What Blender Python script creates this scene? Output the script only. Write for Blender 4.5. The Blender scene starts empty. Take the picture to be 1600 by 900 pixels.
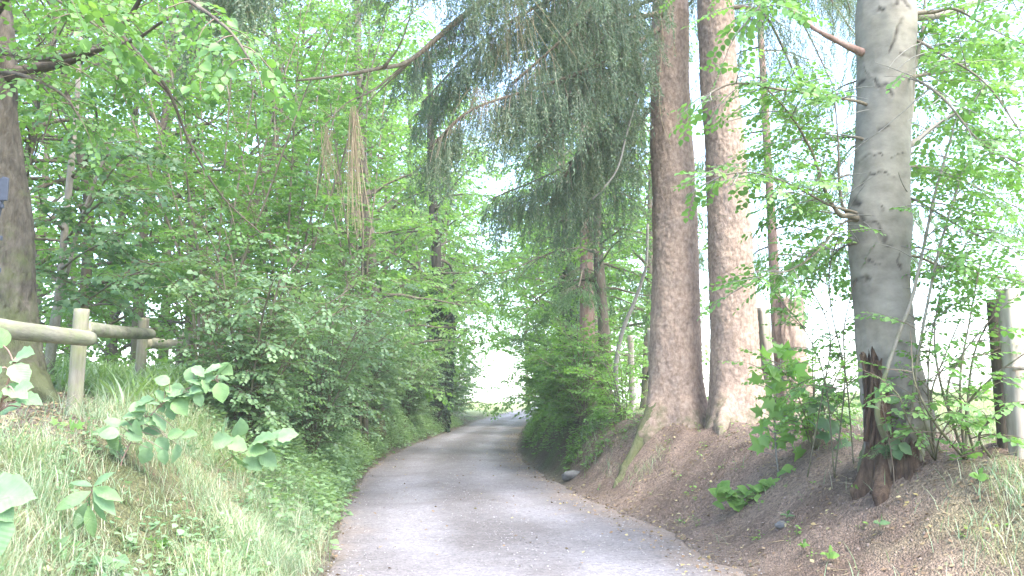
import bpy, math
import numpy as np
from mathutils import Matrix, Vector

SC = bpy.context.scene
COL = SC.collection
R = math.radians

# ------------------------------------------------------------------ camera
EYE = 1.5
FPX = 1400.0
PITCH = math.atan(185 / FPX)
cam = bpy.data.cameras.new('camera')
cam.sensor_width = 36.0
cam.lens = 36.0 * FPX / 1600
cam.clip_start = 0.05
cam.clip_end = 3000
camo = bpy.data.objects.new('camera', cam)
COL.objects.link(camo)
camo.location = (0, 0, EYE)
camo.rotation_euler = (math.pi / 2 + PITCH, 0, 0)
SC.camera = camo

# ------------------------------------------------------------------ sky and sun
SUN_EL, SUN_AZ = 56.0, 138.0          # azimuth clockwise from +Y (ahead) towards +X
w = bpy.data.worlds.new('World')
SC.world = w
w.use_nodes = True
nt = w.node_tree
sky = nt.nodes.new('ShaderNodeTexSky')
sky.sky_type = 'NISHITA'
sky.sun_disc = False
sky.sun_elevation = R(SUN_EL)
sky.sun_rotation = R(SUN_AZ)
sky.air_density = 1.0
sky.dust_density = 1.5
sky.ozone_density = 1.0
bg = nt.nodes['Background']
bg.inputs['Strength'].default_value = 0.15
nt.links.new(sky.outputs[0], bg.inputs['Color'])
sun = bpy.data.lights.new('sun', 'SUN')
sun.energy = 1.5
sun.angle = R(50)
sun.color = (1.0, 0.95, 0.87)
suno = bpy.data.objects.new('sun', sun)
COL.objects.link(suno)
sd = Vector((math.sin(R(SUN_AZ)) * math.cos(R(SUN_EL)), math.cos(R(SUN_AZ)) * math.cos(R(SUN_EL)), math.sin(R(SUN_EL))))
suno.rotation_euler = sd.to_track_quat('Z', 'Y').to_euler()
suno.location = (0, 0, 40)
SC.view_settings.view_transform = 'Standard'
SC.view_settings.look = 'None'
SC.view_settings.gamma = 1.0
SC.view_settings.use_curve_mapping = False
SC.view_settings.exposure = 3.05
SC.render.engine = 'CYCLES'
cy = SC.cycles
cy.max_bounces = 8
cy.diffuse_bounces = 5
cy.glossy_bounces = 2
cy.transmission_bounces = 5
cy.volume_bounces = 1
cy.use_denoising = True
cy.sample_clamp_indirect = 6.0
cy.caustics_reflective = False
cy.caustics_refractive = False
SC.render.film_transparent = False

# ------------------------------------------------------------------ maths helpers
def ray(px, py):
    u = (px - 800) / FPX
    v = -(py - 450) / FPX
    return u, math.cos(PITCH) - v * math.sin(PITCH), math.sin(PITCH) + v * math.cos(PITCH)

def P(px, py, Y):
    """world point at distance Y ahead that the photo shows at (px, py)"""
    a, b, c = ray(px, py)
    s = Y / b
    return np.array([a * s, Y, EYE + c * s])

def unit(v):
    v = np.asarray(v, float)
    return v / (np.linalg.norm(v, axis=-1, keepdims=True) + 1e-9)

def _h(ix, iy, iz):
    n = (ix.astype(np.int64) * 374761393 + iy.astype(np.int64) * 668265263 + iz.astype(np.int64) * 2147483647) & 0xffffffff
    n = ((n ^ (n >> 13)) * 1274126177) & 0xffffffff
    n = (n ^ (n >> 16)) & 0xffffff
    return n / float(0xffffff)

def vnoise(p):
    p = np.asarray(p, float)
    i = np.floor(p).astype(np.int64)
    f = p - i
    f = f * f * (3 - 2 * f)
    x, y, z = i[..., 0], i[..., 1], i[..., 2]
    fx, fy, fz = f[..., 0], f[..., 1], f[..., 2]
    def L(a, b, t): return a + (b - a) * t
    c = [[[_h(x + a, y + b, z + d) for d in (0, 1)] for b in (0, 1)] for a in (0, 1)]
    x00 = L(c[0][0][0], c[1][0][0], fx); x10 = L(c[0][1][0], c[1][1][0], fx)
    x01 = L(c[0][0][1], c[1][0][1], fx); x11 = L(c[0][1][1], c[1][1][1], fx)
    return L(L(x00, x10, fy), L(x01, x11, fy), fz) * 2 - 1

def fbm(p, o=4):
    a, s, p = 1.0, 0.0, np.asarray(p, float)
    for k in range(o):
        s = s + a * vnoise(p * 2 ** k + 17.3 * k)
        a *= 0.5
    return s

def n2(x, y, sc, o=3, k=0.0):
    x, y = np.broadcast_arrays(np.asarray(x, float), np.asarray(y, float))
    return fbm(np.stack([x * sc, y * sc, np.full_like(x, k)], -1), o)

def sstep(t):
    t = np.clip(t, 0, 1)
    return t * t * (3 - 2 * t)

def spline(pts, n):
    p = np.asarray(pts, float)
    if len(p) == 2:
        return p[0] + (p[1] - p[0]) * np.linspace(0, 1, n)[:, None]
    q = np.vstack([2 * p[0] - p[1], p, 2 * p[-1] - p[-2]])
    t = np.linspace(0, len(p) - 1 - 1e-6, n)
    i = t.astype(int)
    f = (t - i)[:, None]
    a, b, c, d = q[i], q[i + 1], q[i + 2], q[i + 3]
    return 0.5 * (2 * b + (c - a) * f + (2 * a - 5 * b + 4 * c - d) * f * f + (3 * b - a - 3 * c + d) * f ** 3)

# ------------------------------------------------------------------ terrain
LY = np.array([-30, 0, 4, 8.3, 11.2, 15, 21, 26, 33.4, 41.2, 56, 75, 100, 160, 400])
LX = np.array([-1.6, -1.35, -1.4, -1.63, -2.14, -2.66, -3.31, -3.56, -3.3, -2.9, -2.06, -0.3, 3.5, 14, 60])
RY = np.array([-30, 0, 4, 8.3, 11.2, 14.5, 18.6, 24.5, 29.7, 44.5, 56, 75, 100, 160, 400])
RX = np.array([2.6, 2.55, 2.4, 2.12, 1.84, 1.30, 0.78, 0.26, 0.1, 0.47, 0.99, 2.7, 6.5, 17, 63])
_yy = np.linspace(-30, 400, 4301)
def _sm(Y, X, k):
    v = np.interp(_yy, Y, X)
    ker = np.hanning(k); ker /= ker.sum()
    return np.convolve(np.pad(v, k // 2, 'edge'), ker, 'valid')[:len(_yy)]
_eL, _eR = _sm(LY, LX, 41), _sm(RY, RX, 41)
def eL(y): return np.interp(y, _yy, _eL)
def eR(y): return np.interp(y, _yy, _eR)
def zroad(y):
    t = np.clip((np.asarray(y, float) - 16) / 50, 0, 1.6)
    return 0.85 * t ** 1.3
def gz(x, y):
    """ground height"""
    x, y = np.broadcast_arrays(np.asarray(x, float), np.asarray(y, float))
    zr = zroad(y)
    dl, dr = eL(y) - x, x - eR(y)
    wl = np.interp(y, [4, 10, 18, 30], [2.7, 2.6, 1.5, 1.2])
    hl = np.interp(y, [0, 5, 9, 13, 18, 30, 42, 56, 90], [1.15, 1.25, 1.42, 1.7, 1.85, 1.6, 1.0, 0.15, 0.1])
    wr = np.interp(y, [5, 9, 13, 16, 18.5, 21, 30], [2.6, 1.7, 2.0, 1.75, 1.1, 0.85, 0.9])
    hr = np.interp(y, [3, 8, 10, 12, 16, 19, 36, 56, 90], [0.9, 1.0, 1.05, 1.12, 1.25, 1.15, 1.0, 0.15, 0.1])
    tl, tr = np.clip(dl / wl, 0, 1), np.clip((dr - 0.1) / wr, 0, 1)
    cv = np.exp(-((y - 15.5) / 2.5) ** 2)
    tr = tr + cv * .35 * tr * (1 - tr)
    zl = hl * (0.55 * sstep(tl) + 0.45 * tl) + np.clip(dl - wl, 0, 60) * 0.03
    zt = hr * (0.6 * sstep(tr) + 0.4 * tr) + np.clip(dr - wr, 0, 90) * 0.045
    z = zr + np.where(dl > 0, zl, np.where(dr > 0, zt, 0))
    z = z + .14 * np.exp(-(((x - 2.6) / .5) ** 2 + ((y - 15.7) / .6) ** 2)) + .12 * np.exp(-(((x - 3.6) / .45) ** 2 + ((y - 14.8) / .6) ** 2)) - .14 * np.exp(-(((x - 3.15) / .3) ** 2 + ((y - 15.2) / .7) ** 2))
    off = np.clip(np.maximum(dl, dr) / 0.6, 0, 1)
    near = (np.abs(x) < 30) & (y < 70)
    bump = 0.10 * n2(x, y, 0.8, 3) + 0.05 * n2(x, y, 3.2, 4, 5.0) - 0.03 * np.abs(n2(x, y, 5.5, 2, 9.0))
    z = z + off * bump * np.where(dr > 0, 1.0, 0.8) * near
    return z - 0.03 * (np.maximum(dl, dr) < 0.0)
def G(px, py, y0=2.5, y1=70):
    a, b, c = ray(px, py)
    ys = np.arange(y0, y1, 0.02)
    z = EYE + c / b * ys
    g = gz(a / b * ys, ys)
    k = np.argmax(z <= g)
    return np.array([a / b * ys[k], ys[k], g[k]])
def ground_at(x, y): return np.array([x, y, float(gz(x, y))])
def on_ground(px, Y):
    """ground point under image column px at distance Y (column taken near the horizon)"""
    x = (px - 800) / FPX * Y / math.cos(PITCH)
    return ground_at(x, Y)

# ------------------------------------------------------------------ materials
def nodes(name):
    m = bpy.data.materials.new(name)
    m.use_nodes = True
    t = m.node_tree
    return m, t, t.nodes['Principled BSDF'], t.nodes['Material Output']

def ramp(t, fac, stops):
    r = t.nodes.new('ShaderNodeValToRGB')
    els = r.color_ramp.elements
    while len(els) < len(stops): els.new(0.5)
    for e, (p, c) in zip(els, stops):
        e.position = p
        e.color = (*c, 1)
    t.links.new(fac, r.inputs[0])
    return r.outputs[0]

def noise(t, sc, detail=4, rough=0.55, co=None, stretch=None, out='Fac'):
    n = t.nodes.new('ShaderNodeTexNoise')
    n.inputs['Scale'].default_value = sc
    n.inputs['Detail'].default_value = detail
    n.inputs['Roughness'].default_value = rough
    if co is None:
        c = t.nodes.new('ShaderNodeTexCoord')
        co = c.outputs['Object']
    if stretch:
        mp = t.nodes.new('ShaderNodeMapping')
        mp.inputs['Scale'].default_value = stretch
        t.links.new(co, mp.inputs[0])
        co = mp.outputs[0]
    t.links.new(co, n.inputs['Vector'])
    return n.outputs[out]

def mixc(t, fac, a, b, mode='MIX'):
    m = t.nodes.new('ShaderNodeMix')
    m.data_type = 'RGBA'
    m.blend_type = mode
    for s, v in ((m.inputs[0], fac), (m.inputs[6], a), (m.inputs[7], b)):
        if isinstance(v, (int, float)): s.default_value = v
        elif isinstance(v, tuple): s.default_value = (*v, 1)
        else: t.links.new(v, s)
    return m.outputs[2]

def math_n(t, op, a, b=0.0):
    m = t.nodes.new('ShaderNodeMath')
    m.operation = op
    for s, v in ((m.inputs[0], a), (m.inputs[1], b)):
        if isinstance(v, (int, float)): s.default_value = v
        else: t.links.new(v, s)
    return m.outputs[0]

def bump(t, p, h, strength=0.5, dist=0.02):
    b = t.nodes.new('ShaderNodeBump')
    b.inputs['Strength'].default_value = strength
    b.inputs['Distance'].default_value = dist
    t.links.new(h, b.inputs['Height'])
    t.links.new(b.outputs[0], p.inputs['Normal'])

def leaf_mat(name, cols, trans=0.42, rough=0.45, spec=0.5, tboost=(1.5, 1.6, 0.8)):
    """leaf with per-leaf colour (random per island / per object) and light passing through"""
    m, t, p, o = nodes(name)
    g = t.nodes.new('ShaderNodeNewGeometry')
    oi = t.nodes.new('ShaderNodeObjectInfo')
    r = math_n(t, 'FRACT', math_n(t, 'ADD', g.outputs['Random Per Island'], oi.outputs['Random']))
    n = len(cols)
    c = ramp(t, r, [(i / max(1, n - 1), k) for i, k in enumerate(cols)])
    big = noise(t, 0.9, 2)
    c = mixc(t, 0.6, c, ramp(t, big, [(0.3, (0.62, 0.7, 0.7)), (0.7, (1.25, 1.2, 0.95))]), 'MULTIPLY')
    t.links.new(c, p.inputs['Base Color'])
    p.inputs['Roughness'].default_value = rough
    p.inputs['Specular IOR Level'].default_value = spec
    tr = t.nodes.new('ShaderNodeBsdfTranslucent')
    tc = mixc(t, 1.0, c, tboost, 'MULTIPLY')
    t.links.new(tc, tr.inputs['Color'])
    mx = t.nodes.new('ShaderNodeMixShader')
    mx.inputs[0].default_value = trans
    t.links.new(p.outputs[0], mx.inputs[1])
    t.links.new(tr.outputs[0], mx.inputs[2])
    t.links.new(mx.outputs[0], o.inputs[0])
    return m

def bark_mat(name, c0, c1, c2, sc=6, stretch=(1, 1, 0.3), moss=0.0, mossz=1.2, bs=0.6, bd=0.02, attr=None, mossc=(0.10, 0.115, 0.045)):
    m, t, p, o = nodes(name)
    n1 = noise(t, sc, 6, 0.65, stretch=stretch)
    c = ramp(t, n1, [(0.3, c0), (0.5, c1), (0.72, c2)])
    nb = noise(t, sc * 0.2, 3)
    c = mixc(t, 0.7, c, ramp(t, nb, [(0.3, (0.75, 0.75, 0.78)), (0.7, (1.2, 1.15, 1.08))]), 'MULTIPLY')
    if attr:
        a = t.nodes.new('ShaderNodeAttribute')
        a.attribute_name = attr
        c = mixc(t, a.outputs['Color'], c, (0.05, 0.042, 0.035))
    if moss > 0:
        tc = t.nodes.new('ShaderNodeTexCoord')
        sx = t.nodes.new('ShaderNodeSeparateXYZ')
        t.links.new(tc.outputs['Object'], sx.inputs[0])
        hz = math_n(t, 'MINIMUM', math_n(t, 'SUBTRACT', 1.0, math_n(t, 'DIVIDE', sx.outputs[2], mossz)), 1.0)
        mm = math_n(t, 'ADD', noise(t, 3.5, 5, 0.7), math_n(t, 'MULTIPLY', hz, 0.25))
        f = ramp(t, mm, [(0.66 - moss * 0.16, (0, 0, 0)), (0.84 - moss * 0.1, (.8, .8, .8))])
        c = mixc(t, f, c, mossc)
    t.links.new(c, p.inputs['Base Color'])
    p.inputs['Roughness'].default_value = 0.9
    p.inputs['Specular IOR Level'].default_value = 0.25
    bump(t, p, noise(t, sc * 2.2, 7, 0.7, stretch=stretch), bs, bd)
    return m

def vcol_mat(name, attr='col', fine=40.0, amp=(0.55, 1.4), bs=0.5, bd=0.03, rough=0.95, vor=None):
    """surface whose base colour is stored on the mesh, broken up by fine grain"""
    m, t, p, o = nodes(name)
    a = t.nodes.new('ShaderNodeAttribute')
    a.attribute_name = attr
    n1 = noise(t, fine, 8, 0.75)
    c = mixc(t, 1.0, a.outputs['Color'], ramp(t, n1, [(0.32, (amp[0],) * 3), (0.5, (1, 1, 1)), (0.7, (amp[1],) * 3)]), 'MULTIPLY')
    h = n1
    if vor:
        v = t.nodes.new('ShaderNodeTexVoronoi')
        v.inputs['Scale'].default_value = vor
        tc = t.nodes.new('ShaderNodeTexCoord')
        t.links.new(tc.outputs['Object'], v.inputs['Vector'])
        sp = ramp(t, v.outputs['Color'], [(0.1, (0.72, 0.72, 0.74)), (0.5, (1, 1, 1)), (0.95, (1.35, 1.33, 1.3))])
        c = mixc(t, 0.75, c, sp, 'MULTIPLY')
        h = math_n(t, 'ADD', h, math_n(t, 'MULTIPLY', v.outputs['Distance'], -0.8))
    t.links.new(c, p.inputs['Base Color'])
    p.inputs['Roughness'].default_value = rough
    p.inputs['Specular IOR Level'].default_value = 0.2
    bump(t, p, h, bs, bd)
    return m

def plain_mat(name, cols, rough=0.8, sc=20, metal=0.0, bs=0.2):
    m, t, p, o = nodes(name)
    n = noise(t, sc, 5, 0.6)
    t.links.new(ramp(t, n, [(0.3 + 0.4 * i / max(1, len(cols) - 1), c) for i, c in enumerate(cols)]), p.inputs['Base Color'])
    p.inputs['Roughness'].default_value = rough
    p.inputs['Metallic'].default_value = metal
    bump(t, p, n, bs, 0.01)
    return m

def island_mat(name, cols, rough=0.8, trans=0.0):
    m, t, p, o = nodes(name)
    g = t.nodes.new('ShaderNodeNewGeometry')
    n = len(cols)
    c = ramp(t, g.outputs['Random Per Island'], [(i / max(1, n - 1), k) for i, k in enumerate(cols)])
    t.links.new(c, p.inputs['Base Color'])
    p.inputs['Roughness'].default_value = rough
    p.inputs['Specular IOR Level'].default_value = 0.3
    if trans:
        tr = t.nodes.new('ShaderNodeBsdfTranslucent')
        t.links.new(c, tr.inputs['Color'])
        mx = t.nodes.new('ShaderNodeMixShader')
        mx.inputs[0].default_value = trans
        t.links.new(p.outputs[0], mx.inputs[1]); t.links.new(tr.outputs[0], mx.inputs[2])
        t.links.new(mx.outputs[0], o.inputs[0])
    return m

M = {}
M['leaf_linden'] = leaf_mat('linden leaf', [(0.075, 0.165, 0.05), (0.105, 0.205, 0.06), (0.14, 0.255, 0.075), (0.095, 0.185, 0.065)])
M['leaf_hazel'] = leaf_mat('hazel leaf', [(0.135, 0.22, 0.12), (0.17, 0.26, 0.14), (0.21, 0.30, 0.165), (0.15, 0.235, 0.12)], trans=0.4, rough=0.4)
M['leaf_beech'] = leaf_mat('beech leaf', [(0.105, 0.215, 0.06), (0.14, 0.265, 0.075), (0.17, 0.30, 0.09), (0.12, 0.235, 0.07)], trans=0.43, tboost=(1.3, 1.4, .85))
M['leaf_maple'] = leaf_mat('maple leaf', [(0.06, 0.13, 0.06), (0.085, 0.16, 0.07), (0.11, 0.19, 0.085)], trans=0.36)
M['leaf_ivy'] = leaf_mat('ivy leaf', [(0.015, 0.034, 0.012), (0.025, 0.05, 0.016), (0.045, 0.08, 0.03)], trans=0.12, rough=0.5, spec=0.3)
M['leaf_far'] = leaf_mat('far leaf', [(0.095, 0.195, 0.055), (0.13, 0.235, 0.07), (0.16, 0.275, 0.08), (0.115, 0.205, 0.065)], trans=0.5)
M['leaf_pale'] = leaf_mat('pale leaf', [(0.15, 0.255, 0.14), (0.19, 0.30, 0.165), (0.23, 0.34, 0.20), (0.17, 0.27, 0.15)], trans=0.34, tboost=(1.2, 1.3, .9))
M['leaf_fresh'] = leaf_mat('fresh leaf', [(0.16, 0.30, 0.07), (0.21, 0.36, 0.09), (0.19, 0.33, 0.09)], trans=0.42)
M['herb'] = leaf_mat('herb leaf', [(0.14, 0.225, 0.11), (0.18, 0.275, 0.145), (0.23, 0.33, 0.18), (0.16, 0.25, 0.12)], trans=0.36)
M['needle'] = leaf_mat('spruce needles', [(0.085, 0.13, 0.09), (0.105, 0.155, 0.10), (0.13, 0.18, 0.11), (0.19, 0.185, 0.13)], trans=0.34, rough=0.55, tboost=(1.3, 1.4, 1.0))
M['needle_far'] = leaf_mat('far spruce needles', [(0.085, 0.15, 0.075), (0.11, 0.18, 0.085), (0.14, 0.21, 0.095)], trans=0.4, rough=0.55)
M['straw'] = island_mat('dead twigs', [(0.26, 0.2, 0.12), (0.34, 0.27, 0.17), (0.22, 0.17, 0.11)], 0.9)
M['grass'] = leaf_mat('grass', [(0.15, 0.24, 0.13), (0.20, 0.30, 0.18), (0.26, 0.35, 0.24), (0.36, 0.35, 0.26), (0.43, 0.40, 0.32), (0.19, 0.29, 0.17)], trans=0.3, rough=0.5)
M['sedge'] = leaf_mat('sedge', [(0.26, 0.34, 0.23), (0.32, 0.40, 0.29), (0.20, 0.31, 0.11), (0.26, 0.37, 0.14)], trans=0.35, rough=0.4)
M['twig'] = plain_mat('twig', [(0.10, 0.075, 0.05), (0.17, 0.13, 0.09)], 0.85)
M['twig_grey'] = plain_mat('grey twig', [(0.14, 0.13, 0.11), (0.24, 0.22, 0.19)], 0.85)
M['bark_spruce'] = bark_mat('spruce bark', (0.17, 0.122, 0.094), (0.28, 0.208, 0.163), (0.38, 0.30, 0.245), sc=17, stretch=(1, 1, 0.55), moss=0.12, mossz=0.5, bs=0.9, bd=0.02, mossc=(0.085, 0.09, 0.045))
M['bark_beech'] = bark_mat('beech bark', (0.15, 0.137, 0.114), (0.21, 0.193, 0.163), (0.27, 0.252, 0.215), sc=4, stretch=(1, 1, 1.6), moss=0.12, mossz=0.8, bs=0.25, bd=0.012, attr='scar')
M['bark_linden'] = bark_mat('linden bark', (0.055, 0.047, 0.036), (0.115, 0.098, 0.076), (0.18, 0.155, 0.125), sc=12, stretch=(1, 1, 0.3), moss=0.95, mossz=2.0, bs=1.0, bd=0.04)
M['bark_dark'] = bark_mat('dark bark', (0.06, 0.05, 0.038), (0.11, 0.09, 0.07), (0.17, 0.14, 0.11), sc=9, moss=0.4, mossz=4, bs=0.7)
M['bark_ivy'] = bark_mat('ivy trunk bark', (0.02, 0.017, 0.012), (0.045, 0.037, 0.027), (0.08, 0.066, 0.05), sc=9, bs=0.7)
M['bark_grey'] = bark_mat('grey bark', (0.17, 0.145, 0.12), (0.26, 0.23, 0.19), (0.34, 0.31, 0.27), sc=7, moss=0.4, mossz=3, bs=0.6)
M['bark_stem'] = bark_mat('stem bark', (0.10, 0.085, 0.06), (0.16, 0.135, 0.10), (0.23, 0.20, 0.155), sc=14, bs=0.4, moss=0.35, mossz=4)
M['bark_red'] = bark_mat('reddish bark', (0.16, 0.10, 0.08), (0.26, 0.17, 0.14), (0.34, 0.25, 0.21), sc=12, bs=0.6)
M['rot'] = bark_mat('rotten wood', (0.032, 0.021, 0.015), (0.088, 0.057, 0.039), (0.17, 0.118, 0.078), sc=15, stretch=(1, 1, 0.25), bs=1.0, bd=0.05)
M['wood_fence'] = bark_mat('weathered round wood', (0.13, 0.115, 0.085), (0.25, 0.225, 0.17), (0.33, 0.305, 0.24), sc=14, stretch=(1, 1, 0.12), bs=0.8, bd=0.015, moss=0.15, mossz=3, mossc=(0.2, 0.22, 0.1))
M['wood_rail'] = bark_mat('weathered rail wood', (0.12, 0.112, 0.08), (0.23, 0.215, 0.16), (0.31, 0.295, 0.235), sc=14, stretch=(0.6, 0.12, 1), bs=0.8, bd=0.015, moss=0.2, mossz=3, mossc=(0.2, 0.22, 0.11))
M['wood_end'] = plain_mat('cut wood end', [(0.30, 0.27, 0.18), (0.40, 0.36, 0.25)], 0.9, 60)
M['wood_dark'] = bark_mat('dark old wood', (0.05, 0.042, 0.032), (0.09, 0.075, 0.055), (0.15, 0.125, 0.095), sc=12, stretch=(1, 1, 0.15), bs=0.6)
M['wood_pale'] = bark_mat('pale post wood', (0.22, 0.19, 0.15), (0.34, 0.30, 0.25), (0.44, 0.40, 0.34), sc=12, stretch=(1, 1, 0.12), bs=0.5, bd=0.01)
M['metal'] = plain_mat('galvanised grey metal', [(0.035, 0.04, 0.055), (0.055, 0.062, 0.08)], 0.6, 15, 0.2, 0.05)
M['stone'] = plain_mat('stone', [(0.09, 0.085, 0.08), (0.17, 0.165, 0.16)], 0.95, 12, 0, 0.8)
M['litter'] = island_mat('fallen leaves', [(0.34, 0.27, 0.11), (0.20, 0.14, 0.09), (0.16, 0.10, 0.06), (0.26, 0.185, 0.11), (0.40, 0.34, 0.18), (0.13, 0.09, 0.06), (0.22, 0.15, 0.09)], 0.8, 0.15)
M['gravel'] = island_mat('gravel', [(0.14, 0.13, 0.13), (0.24, 0.225, 0.22), (0.33, 0.31, 0.31), (0.20, 0.185, 0.17), (0.40, 0.38, 0.38)], 0.9)
M['ground'] = vcol_mat('soil and turf', fine=22, amp=(0.45, 1.55), bs=1.0, bd=0.06, vor=55)
M['lane'] = vcol_mat('gravel lane', fine=14, amp=(0.68, 1.3), bs=0.6, bd=0.015, vor=60)

# ------------------------------------------------------------------ mesh helpers
class MB:
    def __init__(s):
        s.v, s.f, s.m, s.n, s.a = [], [], [], 0, []
    def add(s, v, f, mat=0, a=None):
        v = np.asarray(v, float).reshape(-1, 3)
        for ff in (f if isinstance(f, list) else [f]):
            ff = np.asarray(ff, np.int64)
            if len(ff):
                s.f.append(ff + s.n)
                s.m.append(np.full(len(ff), mat, np.int32))
        s.v.append(v)
        s.a.append(np.zeros(len(v)) if a is None else np.asarray(a, float))
        s.n += len(v)
        return s
    def build(s, name, mats, parent=None, smooth=True, attr=None, kind=None):
        v = np.concatenate(s.v) if s.v else np.zeros((0, 3))
        if parent is not None:
            v = v - np.array(parent['_o'])
        me = bpy.data.meshes.new(name)
        nl = sum(f.size for f in s.f)
        npoly = sum(len(f) for f in s.f)
        me.vertices.add(len(v)); me.loops.add(nl); me.polygons.add(npoly)
        me.vertices.foreach_set('co', v.astype(np.float32).ravel())
        me.loops.foreach_set('vertex_index', np.concatenate([f.ravel() for f in s.f]).astype(np.int32))
        tot = np.concatenate([np.full(len(f), f.shape[1], np.int32) for f in s.f])
        me.polygons.foreach_set('loop_start', np.concatenate([[0], np.cumsum(tot)[:-1]]).astype(np.int32))
        me.polygons.foreach_set('material_index', np.concatenate(s.m))
        me.polygons.foreach_set('use_smooth', np.full(npoly, smooth))
        me.update(calc_edges=True)
        if attr:
            at = me.attributes.new(attr, 'FLOAT_COLOR', 'POINT')
            a = np.concatenate(s.a)
            at.data.foreach_set('color', np.stack([a, a, a, np.ones_like(a)], -1).astype(np.float32).ravel())
        for m in (mats if isinstance(mats, (list, tuple)) else [mats]):
            me.materials.append(M[m] if isinstance(m, str) else m)
        o = bpy.data.objects.new(name, me)
        COL.objects.link(o)
        if parent is not None:
            o.parent = parent
            o['_o'] = parent['_o']
        else:
            o['_o'] = [0.0, 0.0, 0.0]
        if kind: o['kind'] = kind
        return o

def tag(o, label=None, cat=None, group=None, kind=None):
    for k, v in (('label', label), ('category', cat), ('group', group), ('kind', kind)):
        if v: o[k] = v
    return o

def thing(name, label, cat, loc, group=None):
    o = bpy.data.objects.new(name, None)
    COL.objects.link(o)
    o.empty_display_size = 0.2
    o.location = [float(c) for c in loc]
    o['_o'] = [float(c) for c in loc]
    return tag(o, label, cat, group)

def copy_thing(t, loc, rz, label, scale=1.0):
    r = t.copy(); COL.objects.link(r)
    r.location = [float(c) for c in loc]; r.rotation_euler = (0, 0, rz); r.scale = (scale,) * 3
    r['label'] = label
    for ch in t.children:
        c = ch.copy(); COL.objects.link(c); c.parent = r
    return r

def frame_path(path):
    p = np.asarray(path, float)
    d = unit(np.gradient(p, axis=0))
    ref = np.array([0, 0, 1.0]) if abs(d[:, 2]).mean() < 0.8 else np.array([1.0, 0, 0])
    a = unit(np.cross(ref, d))
    b = np.cross(d, a)
    return p, d, a, b

def tube(path, rad, seg=8, cap=True, disp=None):
    """rad: scalar / per-point array; disp(theta, s, pts)->radius offset"""
    p, d, a, b = frame_path(path)
    n = len(p)
    rad = np.broadcast_to(np.asarray(rad, float), (n,))
    th = np.linspace(0, 2 * np.pi, seg, endpoint=False)
    dirs = np.cos(th)[None, :, None] * a[:, None] + np.sin(th)[None, :, None] * b[:, None]
    rr = np.repeat(rad[:, None], seg, 1)
    if disp is not None: rr = rr + disp(th, p, dirs)
    v = p[:, None] + dirs * rr[..., None]
    i = np.arange(n - 1)[:, None] * seg
    j = np.arange(seg)[None, :]
    k = (j + 1) % seg
    f = np.stack([i + j, i + k, i + seg + k, i + seg + j], -1).reshape(-1, 4)
    v = v.reshape(-1, 3)
    fs = [f]
    if cap:
        v = np.vstack([v, p[0], p[-1]])
        c0, c1 = n * seg, n * seg + 1
        j = np.arange(seg); k = (j + 1) % seg
        fs.append(np.stack([np.full(seg, c0), k, j], -1))
        fs.append(np.stack([np.full(seg, c1), (n - 1) * seg + j, (n - 1) * seg + k], -1))
    return v, fs

def frames(d, up):
    x = unit(d)
    y = unit(np.cross(up, x))
    z = np.cross(x, y)
    return np.stack([x, y, z], -1)          # columns

def stamp(tv, tf, pos, Rm, sc):
    """stamp template (verts, list of face arrays) at n transforms"""
    n, k = len(pos), len(tv)
    v = np.einsum('nij,kj->nki', Rm, tv) * np.asarray(sc, float).reshape(-1, 1, 1) + pos[:, None]
    off = (np.arange(n) * k)[:, None, None]
    return v.reshape(-1, 3), [(f[None] + off).reshape(-1, f.shape[1]) for f in tf]

# --- leaf templates: x along the leaf, unit length
def ovate(wd=0.36, curl=0.10):
    v = [(0, 0, 0), (.28, wd * .92, .05), (.28, -wd * .92, .05), (.62, wd * .88, .03), (.62, -wd * .88, .03), (1, 0, -curl), (.28, 0, 0), (.62, 0, -.02)]
    f = [np.array([(0, 6, 1), (0, 2, 6), (3, 7, 5), (7, 4, 5)]), np.array([(1, 6, 7, 3), (6, 2, 4, 7)])]
    return np.array(v, float), f
def kite(wd=0.36, curl=0.05):
    v = [(0, 0, 0), (.45, wd, .06), (1, 0, -curl), (.45, -wd, .06)]
    return np.array(v, float), [np.array([(0, 2, 1), (0, 3, 2)])]
def maple():
    pr = [(180, .0), (150, .30), (118, .55), (100, .34), (62, .82), (38, .46), (0, .95), (-38, .46), (-62, .82), (-100, .34), (-118, .55), (-150, .30)]
    v = [(.28 + .0, 0, .03)]
    for a, r in pr:
        if r == 0: v.append((0, 0, 0)); continue
        v.append((.28 + .72 * r * math.cos(R(a)), .72 * r * math.sin(R(a)), -.06 * r))
    n = len(pr)
    return np.array(v, float), [np.array([(0, 1 + (i + 1) % n, 1 + i) for i in range(n)])]
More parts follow.
